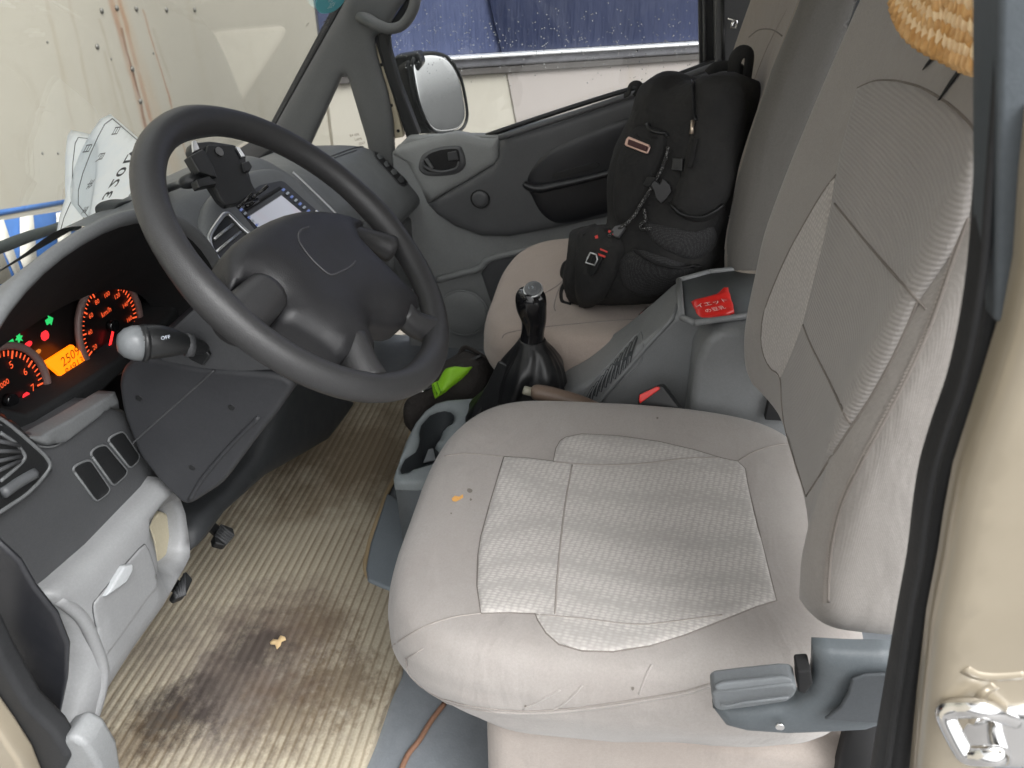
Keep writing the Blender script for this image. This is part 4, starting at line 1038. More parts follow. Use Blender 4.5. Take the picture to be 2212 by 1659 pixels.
decal('side_panel', [(1572, 584), (1570, 500), (1590, 400), (1625, 280), (1668, 150), (1722, 20), (1740, -30), (1880, -30), (1862, 60), (1762, 300), (1690, 450), (1650, 560), (1640, 584)], SPB, fabric('side_vinyl', (110, 108, 104), stain=.2), pbk, s=14, h=.002, w=.02, lift=.0006)
# driver cushion: woven insert, seams
insert = [(1089, 987), (1140, 990), (1195, 997), (1201, 969), (1210, 953), (1222, 945), (1257, 938), (1335, 942), (1421, 954), (1499, 972), (1558, 990), (1593, 997), (1609, 1012), (1617, 1056), (1644, 1165), (1677, 1298), (1636, 1310), (1558, 1341), (1480, 1372), (1402, 1396), (1324, 1408), (1257, 1406), (1207, 1392), (1180, 1368), (1162, 1340), (1156, 1326), (1100, 1324), (1039, 1325), (1031, 1267), (1033, 1200), (1039, 1160), (1058, 1090), (1070, 1050)]
decal('woven_insert', insert, SCU, WEAV, cu, s=14, h=.0035, w=.012, lift=.0005, rings=(.15, .4, 1.0))
SI2 = Surf([o for o in bpy.data.objects if o.name.startswith('woven_insert')][-1], cu)
seam('insert_edge', [(p[0], p[1]) for p in insert]+[insert[0]], SCU, SEAMD, cu, r=.0011, sm=0, lift=.0)
seam('insert_seam', [(1236, 1004), (1222, 1080), (1211, 1170), (1203, 1260), (1199, 1326)], SI2, SEAM, cu, r=.0013, lift=-.0003)
seam('insert_seam', [(1195, 997), (1260, 1003), (1330, 1004), (1400, 1000), (1480, 990), (1556, 988)], SI2, SEAM, cu, r=.0012, lift=-.0003)
seam('insert_seam', [(1156, 1327), (1260, 1336), (1340, 1346), (1400, 1348), (1500, 1336), (1560, 1328)], SI2, SEAM, cu, r=.0011, lift=-.0003)
for q in ([(960, 985), (1000, 980), (1040, 982), (1089, 987)], [(1039, 1325), (980, 1333), (920, 1352), (870, 1380), (838, 1402)], [(1593, 997), (1625, 978), (1660, 965), (1700, 958)]):
    seam('panel_seam', q, SCU, SEAM, cu, r=.0011)
dbl = lambda L, d: [(a, b+d) for a, b in L]
rim_ = [(834, 1440), (845, 1462), (871, 1484), (900, 1496), (933, 1507), (1031, 1532), (1148, 1540), (1265, 1531), (1382, 1514), (1480, 1497), (1535, 1480)]
seam('rim_piping', rim_, SCU, FAB, cu, r=.0022, lift=.0)
seam('rim_stitch', dbl(rim_, -5), SCU, SEAM, cu, r=.0007, lift=.0006)
for q in ([(1187, 1538), (1215, 1522), (1240, 1500), (1258, 1480)], [(1130, 1532), (1170, 1512), (1210, 1490)], [(1380, 1500), (1395, 1460), (1408, 1436)]):
    seam('crease', q, SCU, FAB, cu, r=.0017, lift=-.0008)
# folds in the hanging cover
def fold(q, r): tube('cover_fold', [SCU.f(u, v)[0] - SCU.last[1]*r*.35 for u, v in q], [r*.25]+[r]*(len(q)-2)+[r*.25], FAB, cu, sm=5, seg=12)
#fold([(1075, 1590), (1180, 1600), (1280, 1585), (1380, 1552), (1470, 1515), (1530, 1488)], .007)
#fold([(930, 1545), (1050, 1572), (1180, 1572), (1300, 1545), (1420, 1512)], .005)
foam = plastic('orange_foam', (206, 152, 84), .95, grain=0)
decal('foam_hole', [(976, 1078), (983, 1072), (992, 1074), (1000, 1069), (1001, 1076), (993, 1081), (985, 1085), (978, 1084)], SCU, foam, cu, s=4, lift=.0012)
stn = plastic('dirt_spot', (112, 106, 100), .95, grain=0)
for (u, v, r) in ((1015, 1060, 5.5), (1017, 1080, 2.5), (975, 1110, 2), (1367, 1486, 4), (1135, 1524, 2.5), (1420, 904, 2.5)):
    decal('dirt_spot', [(u+math.cos(a)*r*random.uniform(.7, 1.3), v+math.sin(a)*r*random.uniform(.7, 1.3)) for a in [k*.785 for k in range(8)]], SCU, stn, cu, s=3, lift=.0009)
# driver backrest panels
cpo = [(1853, 190), (1875, 180), (1900, 174), (1940, 176), (1990, 190), (2045, 222), (2090, 262), (2118, 300), (2108, 400), (2094, 470), (2060, 545), (1985, 652), (1930, 770), (1880, 860), (1820, 950), (1770, 1030), (1742, 1072), (1722, 1020), (1700, 940), (1690, 880), (1688, 815), (1712, 760), (1735, 700), (1760, 600), (1780, 520), (1795, 450), (1806, 380), (1818, 320), (1836, 250)]
decal('ribbed_panel', cpo, SBK, RIBF, bk, s=18, h=.004, w=.014, lift=.0005, rings=(.2, .5, 1.0))
stp = [(1806, 378), (1797, 440), (1784, 520), (1766, 600), (1742, 700), (1716, 760), (1692, 812), (1685, 816), (1664, 795), (1648, 760), (1645, 715), (1655, 660), (1678, 600), (1698, 556), (1722, 510), (1747, 466), (1778, 415), (1795, 392)]
decal('woven_strip', stp, SBK, WEAVB, bk, s=12, h=.003, w=.010, lift=.0008)
SB3 = Surf(*[o for o in bpy.data.objects if o.name.startswith('ribbed_panel') or o.name.startswith('woven_strip')], bk)
for q in ([(1803, 440), (1860, 510), (1920, 580), (1984, 650), (2000, 668)], [(1735, 702), (1752, 745), (1790, 820), (1825, 895), (1838, 915)], [(1984, 650), (1930, 770), (1880, 860), (1820, 950), (1742, 1072)],
          [(1806, 378), (1778, 415), (1747, 466), (1698, 556), (1655, 660), (1645, 715), (1648, 760), (1664, 795), (1685, 816), (1690, 880), (1700, 940), (1742, 1072)], [(1853, 190), (1875, 180), (1900, 174), (1940, 176), (1990, 190), (2045, 222), (2090, 262), (2118, 300)]):
    seam('panel_seam', q, SB3, SEAMD, bk, r=.0014, lift=-.0002)
st2 = [(2092, 470), (2060, 560), (2010, 700), (1960, 810), (1900, 925), (1860, 1000), (1822, 1080), (1800, 1160), (1790, 1240), (1788, 1300)]
seam('side_stitch', st2, SBK, SEAMD, bk, r=.0021, lift=-.0006)
# dashes of the stitching
q = cr([(a, b, 0) for a, b in st2], 14, False); dp = []
for i in range(0, len(q)-1):
    for sgn in (1,):
        a, n = SBK.f(q[i].x, q[i].y); b, _ = SBK.f(q[i].x-9, q[i].y+4); d = (b-a)
        if d.length > .02: continue
        dp.append(obox((a+b)/2+n*.0004, d*.5, n.cross(d).normalized()*.0008, n*.0008))
multi('stitches', dp, SEAM, bk, smooth=False)
# seat side cover and lever
SX = PX(-.655)
sc2 = puff('side_cover', [(1757, 1396), (1830, 1400), (1930, 1402), (1960, 1480), (1900, 1566), (1800, 1572), (1700, 1576), (1610, 1570), (1565, 1558), (1542, 1530), (1540, 1530), (1640, 1522), (1720, 1510), (1748, 1484), (1756, 1440)], SX, plastic('seat_plastic', (84, 90, 94), .45, gs=.3), DS, h=.010, w=.016, s=.012, skirt=.010)
slab('cover_recess', [(1840, 1470), (1870, 1460), (1960, 1455), (1960, 1566), (1850, 1562), (1780, 1556), (1815, 1530), (1832, 1500)], Plane(SX.n, SX.p + SX.n*.018), .004, plastic('seat_plastic_dark', (68, 72, 76), .45), sc2, bevel=.002)
lv = slab('recline_lever', [(1536, 1500), (1548, 1494), (1600, 1488), (1690, 1479), (1716, 1480), (1724, 1490), (1716, 1506), (1700, 1518), (1620, 1530), (1556, 1538), (1542, 1530)], Plane(SX.n, SX.p + SX.n*.022), .024, BLUEG, DS, bevel=.005, segs=4)
slab('lever_top', [(1542, 1484), (1560, 1476), (1690, 1463), (1708, 1466), (1714, 1476), (1640, 1484), (1550, 1494)], Plane((-1, 0, .35), SX.px(1630, 1470)+SX.n*.030), .006, BLUEG, lv, bevel=.002)
tube('lever_groove', [Plane(SX.n, SX.p + SX.n*.0265).px(u, v) for u, v in ((1556, 1522), (1575, 1526), (1600, 1518), (1705, 1506))], .0014, BLUEG, lv, seg=6)
slab('recliner_gap', [(1722, 1452), (1752, 1450), (1756, 1478), (1740, 1500), (1724, 1496)], Plane(SX.n, SX.p + SX.n*.012), .02, GAP, DS, bevel=.002)
disc('screw', Plane(SX.n, SX.p + SX.n*.018).px(1685, 1572), SX.n, .004, .003, CHR, DS, seg=12)
# wire on the floor
wr = tube('floor_cable', [PZ(.034).px(u, v) for u, v in ((960, 1520), (932, 1556), (905, 1600), (880, 1632), (860, 1680))], .0042, plastic('cable_brown', (138, 104, 84), .5, grain=0), None, sm=4)
tag(wr, 'thin brown cable running from under the driver seat over the blue grey floor', 'cable')

# ------------------------------------------------------------------ rear console box between the seats
cs = thing('console_box', 'grey plastic console box with open tray between the seats', 'console', (.02, 0, .03))
TZ = PZ(.56)
wedge = [(.40, .20), (.372, .33), (.345, .372), (.30, .405), (.24, .46), (.19, .515), (.165, .545), (.14, .562), (.10, .566), (-.30, .566), (-.30, .05), (.38, .05)]
P = [Vector((-.005, y, z)) for y, z in rnd(wedge, .015)]
slabP('console_body', P, (.125, 0, 0), CONS, cs, bevel=.010, segs=4)
bin_ = [(.105, .562), (-.3, .562), (-.3, .05), (.125, .05), (.135, .50), (.125, .545)]
P = [Vector((-.085, y, z)) for y, z in bin_]
bb = slabP('storage_bin', P, (.10, 0, 0), CONS, cs, bevel=.018, segs=5)
# tray: four walls around a sunken floor
trf = [(1482, 595), (1640, 578), (1700, 572), (1700, 668), (1620, 680), (1500, 694), (1478, 690)]
Tt = PZ(.5665)
def tw(a, b, h=.010): 
    A_, B_ = Tt.px(*a), Tt.px(*b); tube('tray_rim', [A_+Vector((0, 0, .002)), (A_+B_)/2+Vector((0, 0, .002)), B_+Vector((0, 0, .002))], .005, CONS, cs, seg=8)
for a, b in (((1466, 608), (1530, 590)), ((1530, 590), (1640, 578)), ((1466, 608), (1472, 688)), ((1472, 688), (1500, 700)), ((1500, 700), (1620, 684))): tw(a, b)
slab('tray_floor', [(1468, 608), (1532, 591), (1700, 572), (1700, 670), (1500, 698), (1472, 688)], Tt, .003, plastic('tray_floor', (78, 82, 84), .55), cs, bevel=0, lift=.0012)
# ridge and vent slots on the slope
CSO = Surf(bpy.data.objects[[o.name for o in bpy.data.objects if o.name.startswith('console_body')][-1]], bb)
seam('console_ridge', [(1290, 872), (1340, 815), (1400, 745), (1450, 690), (1462, 660)], CSO, CONS, cs, r=.004)
SLOTM = plastic('slot_shadow', (52, 55, 57), .6)
for k in range(10):
    t = k/9; b0 = (1266+t*92, 873-t*84); b1 = (1281+t*94, 836-t*108); mx_ = ((b0[0]+b1[0])/2-3, (b0[1]+b1[1])/2)
    vs_ = decal('vent_slot', [(b0[0]-3, b0[1]), (mx_[0]-3, mx_[1]), (b1[0]-3, b1[1]), (b1[0]+2, b1[1]-3), (b1[0]+4, b1[1]+3), (mx_[0]+4, mx_[1]+3), (b0[0]+3, b0[1]+2)], CSO, SLOTM, cs, s=4, lift=.0008)
    seam('slot_edge', [b0, mx_, b1], CSO, CONS, vs_, r=.0014, sm=3)
seam('vent_frame', [(1258, 868), (1262, 850), (1290, 815), (1340, 760), (1376, 722), (1386, 722), (1388, 760), (1380, 790), (1340, 826), (1300, 868)], CSO, CONS, cs, r=.0016, sm=3)
# candy sachet in the tray
RED = plastic('red_foil', (226, 40, 34), .3, grain=0, dirt=.1, spec=.7)
sw = thing('snack_sachet', 'red snack sachet with white lettering lying in the console tray', 'sachet', tuple(TZ.px(1540, 658)))
TS = Plane((-.12, .1, .95), Tt.px(1540, 660)+Vector((0, 0, .006)))
spx = [(1493, 650), (1520, 645), (1545, 638), (1562, 624), (1573, 621), (1578, 640), (1584, 660), (1586, 674), (1570, 682), (1540, 688), (1508, 692), (1502, 675)]
sa = puff('sachet', spx, TS, RED, sw, h=.007, w=.014, s=.005, skirt=.003, hf=lambda x, y: .0012*math.sin(x*240+y*110))
js = []; ex_ = (TS.px(1575, 650)-TS.px(1505, 665)).normalized(); eu_ = (TS.px(1530, 640)-TS.px(1536, 680)).normalized()
TS2 = Plane(TS.n, TS.p + TS.n*.0088)
text('t', 'イエット', TS2.px(1538, 655), ex_, eu_, .013, WHT, join=js); text('t', 'の豆乳', TS2.px(1545, 668), ex_, eu_, .011, WHT, join=js)
SWM = M('sachet_white', lin((244, 226, 222)), .5).m
multi('lettering', js, SWM, sa, smooth=False)
# belt buckles
def buckle(px, pl, redpx, lab, th=.02):
    t = thing('belt_buckle', lab, 'seat belt buckle', tuple(pl.px(*px[0])), 'seat belt buckles beside the console')
    slab('buckle_body', px, pl, th, BLK, t, bevel=.003)
    slab('release_button', redpx, Plane(pl.n, pl.p+pl.n*.0025), .006, RED, t, bevel=.0015)
    return t
buckle([(1378, 862), (1380, 850), (1424, 832), (1432, 834), (1470, 884), (1462, 900), (1376, 900)], Plane((-.9, .25, .35), PX(-.10).px(1420, 860)), [(1380, 864), (1381, 853), (1419, 835), (1426, 838), (1424, 842), (1382, 872)], 'black seat belt buckle with red button beside the driver cushion')
buckle([(1374, 688), (1380, 678), (1402, 660), (1412, 654), (1408, 664), (1384, 690)], Plane((-.9, .25, .35), PX(.135).px(1392, 672)), [(1378, 686), (1383, 677), (1396, 668), (1398, 672), (1384, 688)], 'red and black belt buckle between passenger cushion and console')
box('belt_slot', (-.10, -.02, .42), (-.086, .02, .46), GAP, cs, bevel=.001)

# ------------------------------------------------------------------ gear lever and hand brake
gx = .02; GP = PX(gx)
gl_ = thing('gear_lever', 'black gear lever with glossy knob and leather boot', 'gear lever', tuple(GP.px(1140, 880)))
kn = [GP.px(1146, 628), GP.px(1146, 640), GP.px(1148, 662), GP.px(1153, 690), GP.px(1151, 715), GP.px(1149, 738)]
kr = [.020, .0250, .0255, .0215, .0195, .0215]
tube('knob', kn, kr, GLOSSB, gl_, sm=6, seg=40)
kc = GP.px(1152, 632)
disc('knob_cap', kc + Vector((-.006, 0, .009)), (-.45, .15, .9), .0165, .003, SILV, gl_, dome=.0005)
disc('knob_plate', kc + Vector((-.0068, .0003, .0115)), (-.45, .15, .9), .0145, .004, plastic('knob_plate', (92, 94, 96), .25, grain=0), gl_, dome=.001)
js = []
nn = Vector((-.45, .15, .9)).normalized(); e1_ = Vector((.3, -.95, .3))
text('t', '1 3 5', kc + Vector((-.0068, .0003, .0115))+nn*.0016, (.3, -.95, .1), (.9, .3, .3), .008, WHT, join=js); multi('gear_pattern', js, WHT, gl_, smooth=False)
rings = []
cps = [((1150, 732), .022), ((1150, 742), .027), ((1152, 758), .036), ((1150, 785), .048), ((1146, 815), .055), ((1138, 845), .062), ((1128, 880), .075), ((1118, 915), .092)]
for j, ((u, v), r) in enumerate(cps):
    c = GP.px(u, v); rg = []
    for k in range(64):
        a = 2*math.pi*k/64; rr = r*(1 + (.20*abs(math.sin(a*2.5+j*.22+.5))+.05*math.sin(a*8+j*.9)+.03*math.sin(a*15-j))*min(1, j/3))
        rg.append(c + Vector((math.cos(a)*rr, math.sin(a)*rr*1.0, .012*math.sin(a*2+1)*min(1, j/4))))
    rings.append(rg)
cols = [cr([r[j] for r in rings], 4, False) for j in range(64)]
loft('leather_boot', [[c[i] for c in cols] for i in range(len(cols[0]))], LEATH, gl_)
slab('boot_flap', [(1075, 778), (1120, 800), (1180, 900), (1100, 925), (1040, 885), (1010, 940), (1022, 880), (1050, 830)], Plane((-.7, .5, .5), PX(-.03).px(1080, 870)), .012, LEATH, gl_, bevel=.004)
box('boot_base', (-.085, .30, .1), (.13, .52, .30), DASHD, gl_, bevel=.03)
hb = thing('hand_brake', 'brown grip hand brake lever pointing forward beside the driver cushion', 'hand brake', tuple(PX(-.07).px(1270, 880)))
HBP = PX(-.075)
BRN = plastic('brown_grip', (108, 92, 80), .42, grain=0)
tube('grip', [HBP.px(u, v) for u, v in ((1148, 846), (1156, 847), (1180, 852), (1215, 862), (1250, 873), (1290, 890), (1330, 910))], [.008, .0125, .0145, .0150, .0155, .0150, .014], BRN, hb, sm=4, seg=18)
tube('button', [HBP.px(1130, 842), HBP.px(1133, 843), HBP.px(1150, 847)], [.0065, .0075, .0075], plastic('button_grey', (140, 138, 124), .4, grain=0), hb, seg=14)

# ------------------------------------------------------------------ cup holder console
ch = thing('cup_holder', 'light blue grey cup holder console in front of the driver seat', 'cup holder', (0, .58, .03))
CZ = PZ(.255)
top = [(1045, 862), (1005, 866), (965, 869), (940, 876), (918, 892), (897, 918), (876, 958), (862, 1000), (850, 1034), (852, 1046), (900, 1048), (946, 1042), (985, 975), (1010, 925), (1025, 880)]
hole = [(865, 1016), (869, 1004), (875, 993), (898, 977), (904, 965), (908, 950), (906, 936), (910, 919), (929, 898), (945, 891), (960, 888), (974, 891), (981, 898), (978, 911), (969, 918), (957, 926), (950, 945), (939, 962), (938, 967), (947, 976), (950, 984), (946, 992), (928, 1002), (910, 1008), (878, 1020), (868, 1021)]
tp = puff('top_plate', top, CZ, plastic('cup_top', (134, 141, 143), .42), ch, h=.008, w=.010, s=.010, skirt=.012, holes=[hole])
def wall(name, px, z0, z1, mt, parent, shrink=1.0):
    T = [PZ(z1).px(u, v) for u, v in px]; c = sum(T, Vector())/len(T)
    B_ = [Vector((c.x+(p.x-c.x)*shrink, c.y+(p.y-c.y)*shrink, z0)) for p in T]
    n = len(T); return mk(name, T+B_, [[i, (i+1) % n, n+(i+1) % n, n+i] for i in range(n)] + [list(range(n, 2*n))], mt, parent)
CUPI = plastic('cup_inside', (58, 62, 65), .6)
wall('cup_well', hole, .175, .262, CUPI, ch, .93)
wall('cup_body', [(1040, 864), (965, 871), (940, 878), (918, 894), (897, 920), (877, 960), (863, 1002), (852, 1036), (853, 1047), (900, 1049), (946, 1043)], .03, .250, plastic('cup_side', (100, 106, 110), .5), ch, .90)
slab('cup_tab', [(914, 1000), (926, 970), (936, 968), (942, 994)], Plane((-.5, -.3, .8), CZ.px(928, 985)-Vector((0, 0, .012))), .003, BLUEG, ch, bevel=.001)
slab('floor_bracket', [(800, 1170), (836, 1062), (862, 1080), (880, 1165), (900, 1180), (905, 1290), (858, 1278), (826, 1266), (794, 1252), (790, 1225)], PZ(.052), .03, plastic('bracket_vinyl', (122, 130, 136), .4), ch, bevel=.006)
tnl = box('tunnel_cover', (-.12, .02, .03), (.15, .52, .22), DASHD, ch, bevel=.02)

# ------------------------------------------------------------------ dark cloth bag with green packet in the far footwell
bagm = M('bag_cloth', lin((52, 48, 46)), .9); bagm.bump(bagm.noise(14, 5), .8, .02); bagm.bump(bagm.vor(500), .3, .001)
bg_ = thing('cloth_bag', 'dark crumpled cloth bag on the floor between wheel and gear lever', 'bag', (.36, .63, .1))
BP = Plane((-.55, .1, .8), PX(.22).px(970, 850))
bo = [(872, 905), (880, 870), (905, 850), (925, 835), (945, 800), (975, 778), (1010, 762), (1040, 770), (1065, 785), (1060, 830), (1040, 870), (1010, 885), (960, 880), (925, 898), (905, 925), (882, 925)]
puff('bag_body', bo, BP, bagm.m, bg_, h=.05, w=.06, s=.012, skirt=.12, smooth_pts=3, hf=lambda x, y: .012*noise.noise(Vector((x*25, y*25, 1))))
tube('zip', [BP.px(u, v)+BP.n*.045 for u, v in ((925, 862), (960, 846), (1000, 815), (1030, 798), (1050, 788))], .004, BLK, bg_, sm=4)
tube('zip_pull', [BP.px(u, v)+BP.n*.052 for u, v in ((925, 862), (920, 866), (927, 868), (932, 862))], .0018, CHR, bg_, seg=6)
tube('carry_strap', [BP.px(u, v)+BP.n*.03 for u, v in ((1000, 780), (1010, 764), (1032, 772), (1060, 790), (1075, 800))], .006, bagm.m, bg_, sm=4, flat=.4)
GRN = plastic('green_packet', (148, 214, 44), .45, grain=0)
gp = thing('green_packet', 'bright green folded packet sticking out of the dark bag', 'packet', tuple(BP.px(970, 830)+BP.n*.05))
puff('packet', [(932, 828), (946, 822), (955, 806), (962, 796), (985, 793), (1020, 792), (1012, 800), (985, 825), (962, 846), (938, 858), (934, 845)], Plane(BP.n, BP.p+BP.n*.052), GRN, gp, h=.008, w=.012, s=.006, skirt=.006, hf=lambda x, y: .003*math.sin(x*120))
for q in (((936, 832), (944, 852)), ((944, 826), (952, 848))):
    tube('fold_line', [Plane(BP.n, BP.p+BP.n*.0605).px(u, v) for u, v in q], .0012, plastic('green_dark', (96, 156, 30), .5, grain=0), gp, seg=6)

# ------------------------------------------------------------------ backpack on the passenger seat
CAN = M('black_canvas', (.019, .019, .0195), .85, spec=.3); CAN.bump(CAN.vor(900), .4, .0006); CAN.bump(CAN.noise(16, 5), .7, .012); CAN.mix(CAN.ramp(CAN.noise(9, 5), [(.4, 0.0), (.75, .7)]), (.040, .039, .037))
CAN = CAN.m
MESHM = M('mesh_pocket', (.014, .014, .015), .8); MESHM.mix(MESHM.ramp(MESHM.vor(420, rnd=.35), [(.25, .8), (.5, 0.0)]), (.06, .06, .062)); MESHM = MESHM.m
WEB = plastic('webbing', (26, 26, 27), .8, grain=700)
bp = thing('backpack', 'black outdoor backpack with straps and buckles standing on the passenger seat', 'backpack', (.40, .2, .43))
BK = Plane((-.80, .45, .25), PX(.27).px(1430, 400))
bd = [(1245, 655), (1232, 600), (1240, 555), (1245, 500), (1265, 488), (1300, 485), (1325, 478), (1322, 420), (1326, 370), (1340, 320), (1365, 270), (1385, 215), (1400, 185), (1425, 165), (1455, 153), (1480, 162), (1500, 175), (1560, 158), (1600, 160), (1625, 200), (1620, 300), (1600, 420), (1560, 520), (1530, 590), (1500, 625), (1440, 650), (1380, 658), (1300, 660)]
main = puff('pack_body', bd, BK, CAN, bp, h=.09, w=.085, s=.012, skirt=.14, smooth_pts=3, rings=(.04, .1, .2, .35, .55, .8, 1.0), hf=lambda x, y: .010*noise.noise(Vector((x*14, y*14, 3)))+.004*noise.noise(Vector((x*40, y*40, 5))))
SBP = Surf(main)
decal('front_pocket', [(1500, 180), (1540, 168), (1590, 168), (1610, 230), (1600, 330), (1575, 420), (1540, 470), (1500, 478), (1465, 465), (1450, 440), (1470, 380), (1490, 300), (1500, 240)], SBP, CAN, bp, s=14, h=.018, w=.03, smooth_pts=3, hf=lambda x, y: .004*noise.noise(Vector((x*.03, y*.03, 3))))
decal('side_pocket', [(1345, 320), (1370, 280), (1400, 270), (1440, 290), (1430, 350), (1400, 420), (1370, 470), (1335, 480), (1326, 430), (1330, 370)], SBP, CAN, bp, s=14, h=.014, w=.03, smooth_pts=3)
decal('mesh_pocket', [(1390, 480), (1440, 488), (1500, 500), (1540, 490), (1545, 530), (1500, 560), (1450, 545), (1410, 520)], SBP, MESHM, bp, s=12, h=.006, w=.02, smooth_pts=3)
decal('mesh_pocket', [(1340, 560), (1380, 540), (1420, 550), (1480, 570), (1500, 585), (1460, 620), (1400, 640), (1350, 620)], SBP, MESHM, bp, s=12, h=.008, w=.02, smooth_pts=3)
decal('hip_pocket', [(1250, 505), (1290, 490), (1330, 500), (1350, 540), (1330, 600), (1300, 650), (1250, 655), (1242, 600), (1246, 550)], SBP, CAN, bp, s=12, h=.022, w=.03, smooth_pts=3, hf=lambda x, y: .004*noise.noise(Vector((x*.04, y*.04, 9))))
SB4 = Surf(*[o for o in bpy.data.objects if o.name.split('.')[0] in ('pack_body', 'front_pocket', 'side_pocket', 'mesh_pocket', 'hip_pocket')])
def strap(q, wd, mt=WEB, nm='strap', lift=.004, fl=.22):
    P = []; N_ = []
    for p in cr([(a, b, 0) for a, b in q], 5, False):
        a, n = SB4.f(p.x, p.y); P.append(a+n*lift)
    tube(nm, P, wd, mt, bp, seg=10, flat=fl, up=BK.n.cross(P[-1]-P[0]).cross(P[-1]-P[0]) if False else None)
strap([(1375, 545), (1400, 560), (1430, 572), (1470, 578), (1505, 572)], .012)
strap([(1500, 178), (1503, 220), (1506, 262)], .004, BLK, 'zip_line')
strap([(1505, 300), (1498, 330), (1490, 362)], .006, WEB, 'zip_pull')
strap([(1450, 440), (1480, 462), (1520, 465), (1560, 440)], .0025, BLK, 'pocket_zip', fl=1)
strap([(1400, 270), (1410, 285), (1445, 293)], .003, BLK, 'pocket_zip', fl=1)
cord = M('cord', (.02, .02, .02), .8); cord.mix(cord.ramp(cord.vor(330), [(.25, .9), (.4, 0.0)]), (.3, .3, .3)); cord = cord.m
strap([(1448, 318), (1440, 345), (1428, 375), (1415, 400), (1400, 425), (1385, 450), (1370, 475), (1345, 495), (1320, 512)], .003, cord, 'elastic_cord', lift=.008, fl=1)
strap([(1395, 450), (1398, 475), (1388, 490), (1410, 495)], .0025, cord, 'elastic_cord', lift=.006, fl=1)
def onb(q, th, mt, nm, lift=.006, bev=.0015, par=None):
    c = sum((SB4.f(a, b)[0] for a, b in q), Vector())/len(q); n = SB4.last[1]
    pl = Plane((BK.n*.6+n*.4), c+BK.n*lift); return slab(nm, q, pl, th, mt, par or bp, bevel=bev)
fr_ = onb([(1352, 300), (1357, 294), (1402, 312), (1404, 318), (1398, 332), (1393, 332), (1352, 316), (1348, 312)], .003, M('copper_frame', (.55, .38, .34), .3, .9).m, 'metal_slider', .010)
onb([(1357, 300), (1398, 316), (1394, 327), (1354, 312)], .003, M('dark_red_web', (.05, .012, .014), .7).m, 'slider_web', .0125, par=fr_)
onb([(1425, 398), (1432, 385), (1447, 400), (1450, 415), (1440, 430), (1428, 440), (1416, 428), (1412, 412), (1405, 400), (1412, 388)], .008, plastic('buckle_grey', (44, 44, 45), .35, grain=0), 'side_buckle', .012)
onb([(1452, 340), (1475, 342), (1473, 370), (1450, 368)], .006, BLK, 'webbing_loop', .010)
onb([(1398, 380), (1418, 384), (1402, 404), (1388, 400)], .006, BLK, 'cord_lock', .012)
on_ = onb([(1278, 555), (1285, 545), (1298, 550), (1300, 560), (1285, 592), (1276, 598), (1268, 590)], .007, BLK, 'waist_buckle', .014)
tube('buckle_frame', [SB4.f(u, v)[0]+BK.n*.016 for u, v in ((1279, 556), (1285, 545), (1298, 549), (1300, 560), (1294, 572), (1275, 566))], .0016, SILV, bp, closed=True, seg=6)
REDT = M('red_tab', (.7, .06, .05), .6).m
for q in ([(1315, 496), (1332, 505), (1330, 510), (1313, 501)], [(1292, 547), (1308, 553), (1306, 557), (1291, 551)], [(1296, 536), (1312, 543), (1311, 546), (1296, 540)], [(1284, 510), (1290, 507), (1291, 514), (1286, 516)]):
    onb(q, .002, REDT, 'red_tab', .016, bev=.0005)
onb([(1318, 500), (1328, 488), (1345, 484), (1350, 490), (1335, 512), (1326, 510)], .008, plastic('strap_end', (86, 86, 88), .4, grain=0), 'strap_adjuster', .012)
for q in ([(1250, 562), (1236, 570), (1231, 590), (1240, 600), (1252, 606)], [(1262, 600), (1242, 605), (1230, 625), (1232, 648), (1250, 655)], [(1365, 210), (1375, 205), (1378, 190), (1388, 184), (1398, 188), (1396, 200), (1388, 212)]):
    P_ = [BK.px(u, v)+BK.n*.03 for u, v in q]; tube('webbing_loop', P_, .006, WEB, bp, sm=5, seg=10, flat=.35)
tube('zip_slider', [SB4.f(1500, 262)[0]+BK.n*.006, SB4.f(1499, 276)[0]+BK.n*.008, SB4.f(1497, 290)[0]+BK.n*.006], [.004, .0025, .004], M('brass', (.6, .5, .4), .3, .9).m, bp, seg=8)
tube('top_handle', [PX(.34).px(u, v) for u, v in ((1530, 160), (1545, 146), (1570, 142), (1598, 148), (1606, 170))], .010, WEB, bp, sm=4, flat=.5)
tube('shoulder_strap', [PX(.33).px(u, v) for u, v in ((1582, 170), (1588, 130), (1602, 112), (1618, 118), (1616, 150), (1608, 200))], .014, CAN, bp, sm=4, flat=.45)

# ------------------------------------------------------------------ straw item on the driver backrest and its cords
straw = M('woven_straw', lin((204, 158, 98)), .7, spec=.3)
straw.mix(straw.ramp(straw.wave(70, rot=(0, 0, .6), dist=2), [(.2, .35), (.6, 0.0)]), lin((138, 92, 44)))
straw.mix(straw.ramp(straw.noise(60, 4), [(.4, 0.0), (.7, .5)]), lin((236, 204, 156))); straw.bump(straw.noise(180, 3), .5, .002); straw = straw.m
ht = thing('straw_hat', 'tan woven straw hat hanging at the top of the driver backrest', 'hat', tuple(PX(-.50).px(2060, 20)))
HTP = Plane((-.35, .9, .25), PX(-.50).px(2060, 40)+Vector((0, .03, 0)))
curve = [(1966, -60), (1964, -10), (1968, 20), (1985, 52), (2010, 75), (2040, 92), (2080, 110), (2110, 124), (2140, 132), (2200, 140)]
pale = M('pale_straw', lin((232, 206, 164)), .7); pale.mix(pale.ramp(pale.noise(60, 3), [(.4, 0.0), (.7, .5)]), lin((196, 150, 92))); pale = pale.m
